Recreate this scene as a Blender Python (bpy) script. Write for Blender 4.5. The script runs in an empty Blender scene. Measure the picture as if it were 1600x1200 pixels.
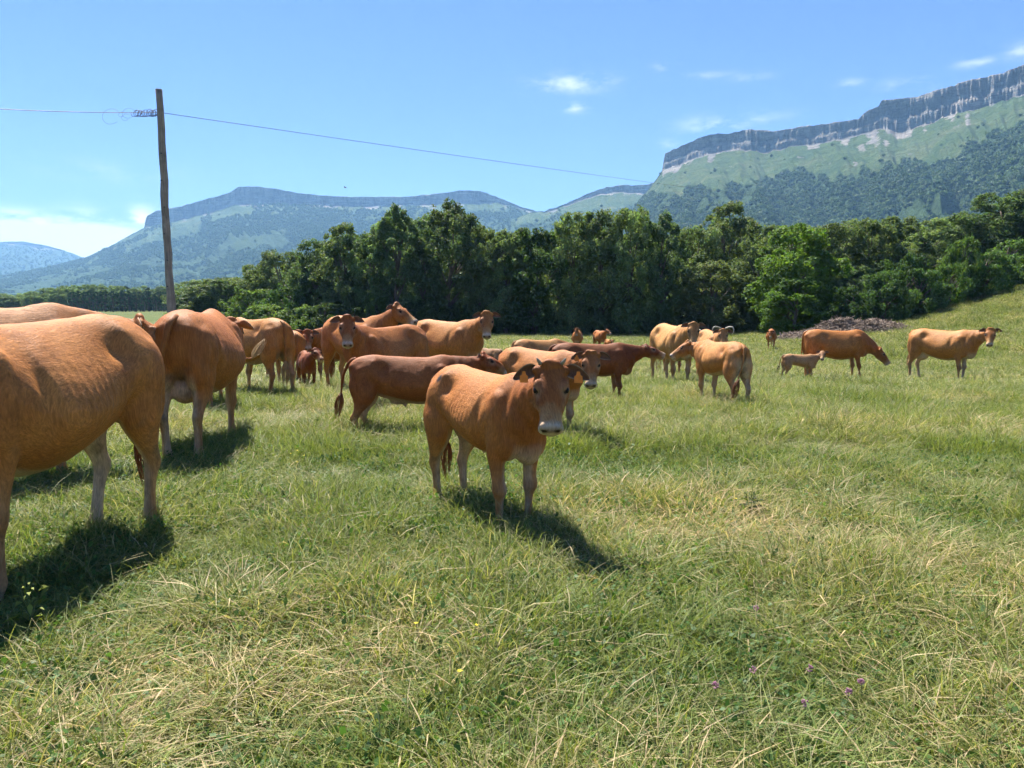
import bpy, math, random
import numpy as np
from mathutils import Vector, Matrix

# ------------------------------------------------------------------ camera, sky, sun, exposure
scene = bpy.context.scene
COL = scene.collection
CAM_H, F, HOR = 1.55, 1200.0, 472.0          # eye height, focal length and horizon row of the 1600 px photograph
cam_d = bpy.data.cameras.new('camera'); cam = bpy.data.objects.new('camera', cam_d); COL.objects.link(cam)
cam_d.sensor_width = 36.0; cam_d.lens = 36.0 * F / 1600.0
cam_d.clip_start = 0.05; cam_d.clip_end = 30000
PITCH = math.atan((600 - HOR) / F)
cam.location = (0, 0, CAM_H); cam.rotation_euler = (math.pi/2 - PITCH, 0, 0)
scene.camera = cam

SUN_EL = math.radians(57.0)
SUN_AZ = math.radians(-26.0)                  # from +Y (straight ahead) towards -X (left)
sun_dir = Vector((math.sin(SUN_AZ)*math.cos(SUN_EL), math.cos(SUN_AZ)*math.cos(SUN_EL), math.sin(SUN_EL)))
world = bpy.data.worlds.new('World'); scene.world = world; world.use_nodes = True
wn, wl = world.node_tree.nodes, world.node_tree.links
wn.clear()
def N(nt, typ, **kw):
    n = nt.nodes.new(typ)
    for k, v in kw.items(): setattr(n, k, v)
    return n
wt = world.node_tree
sky = N(wt, 'ShaderNodeTexSky', sky_type='NISHITA', sun_disc=False)
sky.sun_elevation = SUN_EL; sky.sun_rotation = SUN_AZ
sky.altitude = 600; sky.air_density = 1.15; sky.dust_density = 0.08; sky.ozone_density = 1.6
bg = N(wt, 'ShaderNodeBackground'); bg.inputs['Strength'].default_value = 0.050
wo = N(wt, 'ShaderNodeOutputWorld')
wl.new(bg.outputs[0], wo.inputs['Surface'])
# thin summer clouds: soft patches of cloud colour at their true compass direction and height
tc = N(wt, 'ShaderNodeTexCoord'); sep = N(wt, 'ShaderNodeSeparateXYZ'); wl.new(tc.outputs['Generated'], sep.inputs[0])
def M(nt, op, a, b=None, c=None, clamp=False):
    n = N(nt, 'ShaderNodeMath', operation=op); n.use_clamp = clamp
    for i, v in enumerate((a, b, c)):
        if v is None: continue
        if isinstance(v, (int, float)): n.inputs[i].default_value = v
        else: nt.links.new(v, n.inputs[i])
    return n.outputs[0]
ymax = M(wt, 'MAXIMUM', sep.outputs[1], 0.02)
az = M(wt, 'ARCTAN2', sep.outputs[0], sep.outputs[1])
el = M(wt, 'ARCSINE', sep.outputs[2])
cn = N(wt, 'ShaderNodeTexNoise'); cn.inputs['Scale'].default_value = 22; cn.inputs['Detail'].default_value = 9; cn.inputs['Roughness'].default_value = .62
mp = N(wt, 'ShaderNodeMapping'); mp.inputs['Scale'].default_value = (1, 1, 2.6)
wl.new(tc.outputs['Generated'], mp.inputs[0]); wl.new(mp.outputs[0], cn.inputs['Vector'])
def azel(px, py):
    d = Vector(((px-800)/F, 1, 0)); z = (HOR-py)/F
    d = Vector(((px-800)/F, 1.0, 0.0))
    # camera pitch: ray through the pixel
    v = Vector(((px-800)/F, -(py-600)/F, -1.0)); v.rotate(cam.rotation_euler); v.normalize()
    return math.atan2(v.x, v.y), math.asin(v.z)
total = None
for px, py, wx, wy, st, th in [(893,130,56,12,.42,.43),(1115,196,46,12,.36,.44),(1165,185,60,9,.25,.45),(1041,103,16,6,.36,.43),(1328,129,18,5,.28,.44),(1425,131,40,9,.2,.44),
                           (900,168,18,7,.4,.44),(1100,118,40,5,.16,.42),(1170,120,30,6,.16,.42),(1525,98,22,6,.3,.42),(1596,80,20,10,.3,.42),(1045,224,14,6,.3,.42),(180,268,80,14,.11,.4),
                           (25,341,52,11,1.0,.36),(60,348,30,9,.9,.36),(122,346,30,15,1.0,.34),(158,350,34,14,1.0,.36),(222,345,18,18,1.0,.36),(-120,345,100,14,.9,.36)]:
    a0, e0 = azel(px, py); sa, se = wx/F, wy/F
    da = M(wt, 'DIVIDE', M(wt, 'SUBTRACT', az, a0), sa); de = M(wt, 'DIVIDE', M(wt, 'SUBTRACT', el, e0), se)
    r2 = M(wt, 'ADD', M(wt, 'MULTIPLY', da, da), M(wt, 'MULTIPLY', de, de))
    g = M(wt, 'EXPONENT', M(wt, 'MULTIPLY', r2, -1.1))
    m = M(wt, 'MULTIPLY', M(wt, 'SUBTRACT', cn.outputs['Fac'], th), 5.0, clamp=True)
    v = M(wt, 'MULTIPLY', M(wt, 'MULTIPLY', g, m), st)
    total = v if total is None else M(wt, 'MAXIMUM', total, v)
# the low bank of cloud behind the western hills
a0, e0 = azel(40, 383)
da = M(wt, 'DIVIDE', M(wt, 'SUBTRACT', az, a0), 165/F); de = M(wt, 'DIVIDE', M(wt, 'SUBTRACT', el, e0), 33/F)
wob = M(wt, 'MULTIPLY', M(wt, 'SUBTRACT', cn.outputs['Fac'], .5), .5)
r = M(wt, 'ADD', M(wt, 'POWER', M(wt, 'ABSOLUTE', da), 4.0), M(wt, 'POWER', M(wt, 'ABSOLUTE', M(wt, 'ADD', de, wob)), 6.0))
bank = M(wt, 'MULTIPLY', M(wt, 'MULTIPLY', M(wt, 'SUBTRACT', M(wt, 'EXPONENT', M(wt, 'MULTIPLY', r, -1.0)), .30), 2.6, clamp=True), .74)
total = M(wt, 'MAXIMUM', total, bank)
mix = N(wt, 'ShaderNodeMix', data_type='RGBA'); wl.new(total, mix.inputs[0]); tint_ = N(wt, 'ShaderNodeMix', data_type='RGBA', blend_type='MULTIPLY'); tint_.inputs[0].default_value = 1.0; tint_.inputs[7].default_value = (.54, .695, 1.12, 1); wl.new(sky.outputs[0], tint_.inputs[6]); wl.new(tint_.outputs[2], mix.inputs[6])
mix.inputs[7].default_value = (14.5, 14.3, 14.2, 1)
wl.new(mix.outputs[2], bg.inputs['Color'])

sun_d = bpy.data.lights.new('sun', 'SUN'); sun_d.energy = 5.0; sun_d.angle = math.radians(0.53); sun_d.color = (1.0, .955, .88)
sun = bpy.data.objects.new('sun', sun_d); COL.objects.link(sun)
sun.rotation_euler = sun_dir.to_track_quat('Z', 'Y').to_euler()
vs = scene.view_settings
vs.view_transform = 'Standard'; vs.look = 'None'; vs.gamma = 1.0; vs.use_curve_mapping = False; vs.exposure = 1.50
scene.render.engine = 'CYCLES'
scene.cycles.volume_bounces = 1; scene.cycles.max_bounces = 4; scene.cycles.diffuse_bounces = 3; scene.cycles.transmission_bounces = 3; scene.cycles.use_light_tree = False; scene.cycles.use_adaptive_sampling = True; scene.cycles.adaptive_threshold = 0.03; scene.cycles.transparent_max_bounces = 8

# ------------------------------------------------------------------ helpers
rs = np.random.RandomState
def tag(o, label=None, cat=None, group=None, kind=None):
    if label: o['label'] = label
    if cat: o['category'] = cat
    if group: o['group'] = group
    if kind: o['kind'] = kind
    return o
def link(o, parent=None):
    COL.objects.link(o)
    if parent is not None: o.parent = parent
    return o
def empty(name, loc=(0,0,0), rz=0.0):
    o = bpy.data.objects.new(name, None); o.empty_display_size = .2
    COL.objects.link(o); o.location = loc; o.rotation_euler = (0,0,rz); return o
def mesh_np(name, V, Fq, smooth=False, cols=None, attrs=None):
    """mesh from numpy vertices and an (n,3) or (n,4) face array"""
    V = np.asarray(V, np.float32); Fq = np.asarray(Fq, np.int32)
    me = bpy.data.meshes.new(name)
    n, k = Fq.shape
    me.vertices.add(len(V)); me.vertices.foreach_set('co', V.ravel())
    me.loops.add(n*k); me.loops.foreach_set('vertex_index', Fq.ravel())
    me.polygons.add(n); me.polygons.foreach_set('loop_start', np.arange(n, dtype=np.int32)*k)
    me.update(calc_edges=True)
    me.validate()
    if smooth: me.polygons.foreach_set('use_smooth', np.ones(len(me.polygons), bool))
    if cols is not None: set_col(me, cols)
    for an, av in (attrs or {}).items():
        a = me.attributes.new(an, 'FLOAT', 'POINT'); a.data.foreach_set('value', np.asarray(av, np.float32))
    return me
def set_col(me, cols, name='tint'):
    c = np.ones((len(me.vertices), 4), np.float32); c[:, :3] = cols
    a = me.color_attributes.new(name, 'FLOAT_COLOR', 'POINT'); a.data.foreach_set('color', c.ravel())
def obj_np(name, V, Fq, mat, parent=None, **kw):
    me = mesh_np(name, V, Fq, **kw); me.materials.append(mat)
    return link(bpy.data.objects.new(name, me), parent)
def _hash(ix, iy, iz, seed):
    h = (ix.astype(np.int64)*374761393 + iy.astype(np.int64)*668265263 + iz.astype(np.int64)*2147483647 + seed*974634777) & 0xffffffff
    h = ((h ^ (h >> 13)) * 1274126177) & 0xffffffff
    h = (h ^ (h >> 16)) & 0xffffff
    return h / float(0xffffff)
def vnoise(P, seed=0):
    """smooth value noise in -1..1"""
    P = np.asarray(P, float); I = np.floor(P).astype(np.int64); f = P - I; f = f*f*(3-2*f)
    out = 0
    for dx in (0,1):
        for dy in (0,1):
            for dz in (0,1):
                w = (f[...,0] if dx else 1-f[...,0])*(f[...,1] if dy else 1-f[...,1])*(f[...,2] if dz else 1-f[...,2])
                out = out + w*_hash(I[...,0]+dx, I[...,1]+dy, I[...,2]+dz, seed)
    return out*2-1
def fbm(P, seed=0, oct=4, rough=.5):
    P = np.asarray(P, float); a, s, t = 1.0, 0.0, 0.0
    for i in range(oct):
        s = s + a*vnoise(P*(2.03**i), seed+i*17); t += a; a *= rough
    return s/t
def xyz(x, y, z=0.0):
    return np.stack(np.broadcast_arrays(np.asarray(x, float), np.asarray(y, float), np.asarray(z, float)), -1)
def tube(path, radii, n=8, cap=True, side=None):
    """round tube along a path -> V, quads"""
    P = np.asarray(path, float); R = np.broadcast_to(np.asarray(radii, float), (len(P),))
    T = np.gradient(P, axis=0); T /= np.linalg.norm(T, axis=1)[:, None] + 1e-9
    s = np.array([0.,0.,1.]) if abs(T[0][2]) < .9 else np.array([1.,0.,0.])
    V = []
    u = np.cross(s, T[0]); u /= np.linalg.norm(u)
    for i in range(len(P)):
        u = u - T[i]*np.dot(u, T[i]); u /= np.linalg.norm(u) + 1e-9
        w = np.cross(T[i], u)
        a = np.arange(n)/n*2*np.pi
        V.append(P[i] + R[i]*(np.cos(a)[:,None]*u + np.sin(a)[:,None]*w))
    V = np.concatenate(V); F_ = []
    for i in range(len(P)-1):
        for j in range(n):
            k = (j+1) % n
            F_.append((i*n+j, i*n+k, (i+1)*n+k, (i+1)*n+j))
    if cap:
        V = np.vstack([V, P[:1], P[-1:]]); a, b = len(V)-2, len(V)-1
        m = (len(P)-1)*n
        for j in range(0, n, 1):
            k = (j+1) % n
            F_.append((a, k, j, j)); F_.append((b, m+j, m+k, m+k))
    return V, F_
def quads_fix(Fq):
    return Fq
def build(name, parts, mat, parent=None, smooth=True, cols=None):
    """join (V, faces) pairs into ONE mesh object; faces may mix tris and quads"""
    me = bpy.data.meshes.new(name); vs_, fs = [], []
    o = 0
    for V, Fc in parts:
        vs_.extend(map(tuple, np.asarray(V).tolist()))
        for f in Fc:
            g = []
            for i in f:
                if int(i)+o not in g: g.append(int(i)+o)
            if len(g) > 2: fs.append(g)
        o += len(V)
    me.from_pydata(vs_, [], fs); me.update()
    if smooth: me.polygons.foreach_set('use_smooth', np.ones(len(me.polygons), bool))
    if cols is not None: set_col(me, cols)
    me.materials.append(mat)
    return link(bpy.data.objects.new(name, me), parent)
def boxm(sx, sy, sz, c=(0,0,0)):
    V = np.array([(x,y,z) for z in (-.5,.5) for y in (-.5,.5) for x in (-.5,.5)])*np.array([sx,sy,sz]) + np.array(c)
    return V, [(0,2,3,1),(4,5,7,6),(0,1,5,4),(2,6,7,3),(0,4,6,2),(1,3,7,5)]

# ------------------------------------------------------------------ terrain
_ty = [-60, 5, 8, 11, 14, 18, 22, 35, 50, 75, 120, 300, 900, 8000]
_tz = [0, 0, -.02, -.08, -.19, -.42, -.66, -1.2, -1.55, -1.85, -2.1, -1.6, -3, -3]
def ground_z(x, y):
    x = np.asarray(x, float); y = np.asarray(y, float)
    z = np.interp(y, _ty, _tz)
    z = (z + np.interp(y-1.5, _ty, _tz) + np.interp(y+1.5, _ty, _tz))/3
    d = np.clip(x - 12, 0, None)
    hill = np.where(d < 36, .0039*d*d, .0039*36*36 + .28*(d-36))
    hill = 14*np.tanh(hill/14)
    z = z + hill*np.clip((y+30)/60, 0, 1)
    z = z + .02*np.sin(x*.9+y*.35)*np.sin(y*.6-x*.2) + .06*np.sin(x*.13+1)*np.sin(y*.11+.5)
    return z
def gz(x, y): return float(ground_z(x, y))
TP, SP, CP = math.tan(PITCH), math.sin(PITCH), math.cos(PITCH)
def kel(py):
    """rise over distance for a height read in the photograph"""
    q = (600.0-py)/F; return (q - TP)/(1 + q*TP)
def at(px, Y, k=-.05): return (px-800)/F*Y*(CP - k*SP)
# ------------------------------------------------------------------ materials
def newmat(name):
    m = bpy.data.materials.new(name); m.use_nodes = True; m.node_tree.nodes.clear(); return m, m.node_tree
def noise(nt, scale, detail=4, rough=.5, vec=None, dist=0.0):
    n = N(nt, 'ShaderNodeTexNoise'); n.inputs['Scale'].default_value = scale; n.inputs['Detail'].default_value = detail
    n.inputs['Roughness'].default_value = rough; n.inputs['Distortion'].default_value = dist
    if vec is not None: nt.links.new(vec, n.inputs['Vector'])
    return n
def ramp(nt, fac, stops):
    r = N(nt, 'ShaderNodeValToRGB'); e = r.color_ramp.elements
    while len(e) < len(stops): e.new(.5)
    for i, (p, c) in enumerate(stops):
        e[i].position = p; e[i].color = (c, c, c, 1) if isinstance(c, (int, float)) else (*c, 1)
    nt.links.new(fac, r.inputs[0]); return r.outputs[0]
def mixc(nt, fac, a, b, mode='MIX'):
    n = N(nt, 'ShaderNodeMix', data_type='RGBA', blend_type=mode)
    for i, v in ((0, fac), (6, a), (7, b)):
        if isinstance(v, (int, float)): n.inputs[i].default_value = v
        elif isinstance(v, tuple): n.inputs[i].default_value = (*v, 1)
        else: nt.links.new(v, n.inputs[i])
    return n.outputs[2]
def mapping(nt, vec, scale=(1,1,1), rot=(0,0,0)):
    m = N(nt, 'ShaderNodeMapping'); m.inputs['Scale'].default_value = scale; m.inputs['Rotation'].default_value = rot
    nt.links.new(vec, m.inputs[0]); return m.outputs[0]
def bump(nt, h, strength=.3, dist=.01):
    b = N(nt, 'ShaderNodeBump'); b.inputs['Strength'].default_value = strength; b.inputs['Distance'].default_value = dist
    nt.links.new(h, b.inputs['Height']); return b.outputs[0]
def principled(nt, color, rough=.8, spec=.3, normal=None, sheen=0):
    p = N(nt, 'ShaderNodeBsdfPrincipled'); p.inputs['Roughness'].default_value = rough; p.inputs['Specular IOR Level'].default_value = spec
    if isinstance(color, tuple): p.inputs['Base Color'].default_value = (*color, 1)
    else: nt.links.new(color, p.inputs['Base Color'])
    if normal is not None: nt.links.new(normal, p.inputs['Normal'])
    if sheen: p.inputs['Sheen Weight'].default_value = sheen; p.inputs['Sheen Roughness'].default_value = .4
    o = N(nt, 'ShaderNodeOutputMaterial'); nt.links.new(p.outputs[0], o.inputs[0]); return p
def simple(name, color, rough=.7, spec=.3, nscale=30, amt=.25, bumps=.2):
    m, nt = newmat(name); t = N(nt, 'ShaderNodeTexCoord')
    n = noise(nt, nscale, 5, .6, t.outputs['Object'])
    dark = tuple(c*(1-amt) for c in color); lite = tuple(min(1, c*(1+amt)) for c in color)
    c = ramp(nt, n.outputs['Fac'], [(.3, dark), (.7, lite)])
    principled(nt, c, rough, spec, bump(nt, n.outputs['Fac'], bumps, .004)); return m

def coat_material():
    m, nt = newmat('short_coat')
    t = N(nt, 'ShaderNodeTexCoord'); at_ = N(nt, 'ShaderNodeAttribute', attribute_name='tint')
    oi = N(nt, 'ShaderNodeObjectInfo')
    # hair lies backwards and down: noise stretched along that flow
    v1 = mapping(nt, t.outputs['Object'], (18, 85, 7), (0, math.radians(28), 0))
    v2 = mapping(nt, t.outputs['Object'], (55, 220, 15), (0, math.radians(34), 0))
    n1 = noise(nt, 1.0, 5, .6, v1, .6); n2 = noise(nt, 1.0, 4, .7, v2, .4)
    n3 = noise(nt, 4.5, 4, .55, t.outputs['Object'], .8)
    f1 = ramp(nt, n1.outputs['Fac'], [(.28, .80), (.72, 1.18)]); f2 = ramp(nt, n2.outputs['Fac'], [(.30, .62), (.70, 1.34)])
    f3 = ramp(nt, n3.outputs['Fac'], [(.3, (.86,.80,.78)), (.7, (1.1,1.12,1.12))])
    c = mixc(nt, 1.0, at_.outputs['Color'], f1, 'MULTIPLY'); c = mixc(nt, 1.0, c, f2, 'MULTIPLY'); c = mixc(nt, 1.0, c, f3, 'MULTIPLY')
    # specks of dried mud and straw
    n5 = noise(nt, 55, 2, .5, t.outputs['Object']); sp = ramp(nt, n5.outputs['Fac'], [(.73, 0.0), (.77, .55)])
    c = mixc(nt, sp, c, (.10, .065, .035))
    h = M(nt, 'ADD', n1.outputs['Fac'], n2.outputs['Fac']); h = M(nt, 'ADD', h, M(nt, 'MULTIPLY', n3.outputs['Fac'], .3))
    principled(nt, c, .56, .17, bump(nt, h, .35, .012))
    return m
MAT_COAT = coat_material()
MAT_EYE = simple('wet_eye', (.012, .008, .006), .28, .3, 10, .1, 0)
MAT_HOOF = simple('hoof_horn', (.09, .075, .06), .6, .3, 40)
MAT_HORN = simple('pale_horn', (.44, .38, .27), .45, .4, 12)
MAT_BUD = simple('horn_bud', (.26, .22, .17), .7, .2, 12)
MAT_TAG = simple('orange_tag_plastic', (.80, .22, .025), .45, .4, 20, .12, .05)
MAT_TAG_Y = simple('yellow_tag_plastic', (.82, .50, .05), .45, .4, 20, .12, .05)
def hair_mat(name, col):
    m, nt = newmat(name); t = N(nt, 'ShaderNodeTexCoord')
    n = noise(nt, 1.0, 4, .6, mapping(nt, t.outputs['Object'], (160, 160, 14)))
    c = ramp(nt, n.outputs['Fac'], [(.3, tuple(x*.5 for x in col)), (.7, tuple(min(1, x*1.4) for x in col))])
    principled(nt, c, .55, .3, bump(nt, n.outputs['Fac'], .5, .006)); return m
MAT_TUFT = hair_mat('red_tail_hair', (.22, .085, .03)); MAT_TUFT_BLOND = hair_mat('blond_tail_hair', (.46, .30, .13)); MAT_TUFT_DARK = hair_mat('dark_tail_hair', (.06, .028, .014))

def leafy(name, attr_inst=None, transl=.45, rough=.6, hue=None, spec=.25):
    """thin leaf: diffuse and a little gloss on the front, light shining through from behind"""
    m, nt = newmat(name); a = N(nt, 'ShaderNodeAttribute', attribute_name='tint'); c = a.outputs['Color']
    oi = N(nt, 'ShaderNodeObjectInfo')
    if attr_inst:
        d = N(nt, 'ShaderNodeAttribute', attribute_name=attr_inst[0]); d.attribute_type = 'INSTANCER'
        c = mixc(nt, d.outputs['Fac'], c, mixc(nt, 1.0, c, attr_inst[1], 'MULTIPLY'))
    k = M(nt, 'ADD', M(nt, 'MULTIPLY', oi.outputs['Random'], .45), .78)
    c = mixc(nt, 1.0, c, mixc(nt, 0.0, k, k), 'MULTIPLY')
    if hue:
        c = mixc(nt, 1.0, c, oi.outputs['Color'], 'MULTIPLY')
    p = N(nt, 'ShaderNodeBsdfPrincipled'); p.inputs['Roughness'].default_value = rough; p.inputs['Specular IOR Level'].default_value = spec
    nt.links.new(c, p.inputs['Base Color'])
    tr = N(nt, 'ShaderNodeBsdfTranslucent'); nt.links.new(mixc(nt, 1.0, c, (1.25, 1.3, .62), 'MULTIPLY'), tr.inputs[0])
    mx = N(nt, 'ShaderNodeMixShader'); mx.inputs[0].default_value = transl
    nt.links.new(p.outputs[0], mx.inputs[1]); nt.links.new(tr.outputs[0], mx.inputs[2])
    o = N(nt, 'ShaderNodeOutputMaterial'); nt.links.new(mx.outputs[0], o.inputs[0]); return m
MAT_GRASS = leafy('meadow_blades', ('dry', (1.7, 1.38, 1.5)), .38, .55)
MAT_LEAF = leafy('tree_leaves', None, .45, .6, True, .18)
MAT_WEED = leafy('weed_leaves', None, .35, .6)
MAT_BARK = simple('grey_bark', (.13, .105, .08), .9, .15, 6, .4, .8)

def ground_material():
    m, nt = newmat('meadow_ground'); g = N(nt, 'ShaderNodeNewGeometry'); P = g.outputs['Position']
    n1 = noise(nt, .045, 5, .6, P, .5); n2 = noise(nt, .55, 6, .65, P, .3); n3 = noise(nt, 9, 6, .7, mapping(nt, P, (1, .35, 1))); n4 = noise(nt, 60, 3, .7, P)
    c = ramp(nt, n2.outputs['Fac'], [(.30, (.055, .085, .022)), (.5, (.10, .125, .035)), (.70, (.17, .165, .07))])
    c2 = ramp(nt, n1.outputs['Fac'], [(.35, (.86, .95, .85)), (.65, (1.12, 1.02, 1.02))])
    c = mixc(nt, 1.0, c, c2, 'MULTIPLY')
    c = mixc(nt, 1.0, c, ramp(nt, n3.outputs['Fac'], [(.3, .55), (.7, 1.35)]), 'MULTIPLY')
    c = mixc(nt, 1.0, c, ramp(nt, n4.outputs['Fac'], [(.3, .7), (.7, 1.2)]), 'MULTIPLY')
    principled(nt, c, .95, .1, bump(nt, n3.outputs['Fac'], .6, .08)); return m
MAT_GROUND = ground_material()

def mountain_material():
    m, nt = newmat('mountain_side'); g = N(nt, 'ShaderNodeNewGeometry'); P = g.outputs['Position']
    rk = N(nt, 'ShaderNodeAttribute', attribute_name='rock'); wd = N(nt, 'ShaderNodeAttribute', attribute_name='wood')
    # limestone: horizontal beds, vertical cracks, pale scars
    nb = noise(nt, 1.0, 6, .65, mapping(nt, P, (.006, .006, .085)), .6)
    nv = noise(nt, 1.0, 7, .7, mapping(nt, P, (.045, .045, .006)), .4)
    nl = noise(nt, .011, 5, .6, P, .4)
    c = ramp(nt, nv.outputs['Fac'], [(.32, (.14, .132, .122)), (.50, (.29, .272, .25)), (.72, (.37, .35, .32))])
    c = mixc(nt, .62, c, ramp(nt, nb.outputs['Fac'], [(.36, .40), (.47, 1.05), (.54, .70), (.64, 1.35)]), 'MULTIPLY')
    c = mixc(nt, .8, c, ramp(nt, nl.outputs['Fac'], [(.35, (.72, .74, .74)), (.66, (1.3, 1.22, 1.15))]), 'MULTIPLY')
    # grass slope: soft green with bare streaks running down
    ng = noise(nt, .012, 7, .62, P, .5); nf = noise(nt, .10, 5, .7, P)
    gr = ramp(nt, ng.outputs['Fac'], [(.32, (.046, .088, .026)), (.50, (.075, .118, .036)), (.68, (.12, .145, .060))])
    gr = mixc(nt, .7, gr, ramp(nt, nf.outputs['Fac'], [(.35, .72), (.65, 1.2)]), 'MULTIPLY')
    scree = ramp(nt, noise(nt, .035, 8, .72, P, .6).outputs['Fac'], [(.66, 0.0), (.72, .9)])
    gr = mixc(nt, scree, gr, (.25, .235, .20))
    wo_ = ramp(nt, noise(nt, .05, 6, .7, P, .3).outputs['Fac'], [(.35, (.030, .060, .022)), (.6, (.052, .092, .030)), (.75, (.07, .11, .036))])
    n0 = noise(nt, .02, 7, .7, P)
    wf = M(nt, 'ADD', wd.outputs['Fac'], M(nt, 'MULTIPLY', M(nt, 'SUBTRACT', n0.outputs['Fac'], .5), 1.4))
    gr = mixc(nt, ramp(nt, wf, [(.42, 0.0), (.55, 1.0)]), gr, wo_)
    rf = M(nt, 'ADD', rk.outputs['Fac'], M(nt, 'MULTIPLY', M(nt, 'SUBTRACT', noise(nt, .03, 7, .7, P).outputs['Fac'], .5), 1.1))
    c = mixc(nt, ramp(nt, rf, [(.46, 0.0), (.54, 1.0)]), gr, c)
    h = M(nt, 'ADD', M(nt, 'MULTIPLY', nv.outputs['Fac'], 1.0), M(nt, 'MULTIPLY', nb.outputs['Fac'], 1.0)); h = M(nt, 'ADD', h, M(nt, 'MULTIPLY', nf.outputs['Fac'], .6))
    principled(nt, c, .95, .1, bump(nt, h, 1.0, 14.0)); return m
MAT_MOUNT = mountain_material()
# ------------------------------------------------------------------ ground sheet
def sheet():
    ys = np.concatenate([np.arange(-55, 0, 5.), np.arange(0, 30, .5), np.arange(30, 90, 1.5), np.geomspace(90, 7600, 60)])
    h = np.concatenate([np.arange(0, 60, 1.2), np.geomspace(60, 5000, 45)])
    xs = np.concatenate([-h[::-1][:-1], h])
    X, Y = np.meshgrid(xs, ys); V = xyz(X, Y, ground_z(X, Y)).reshape(-1, 3)
    a = np.arange(len(ys)-1)[:, None]*len(xs) + np.arange(len(xs)-1)[None]
    Fq = np.stack([a, a+1, a+1+len(xs), a+len(xs)], -1).reshape(-1, 4)
    o = obj_np('ground', V, Fq, MAT_GROUND, smooth=True); tag(o, kind='structure'); return o
sheet()

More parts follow.
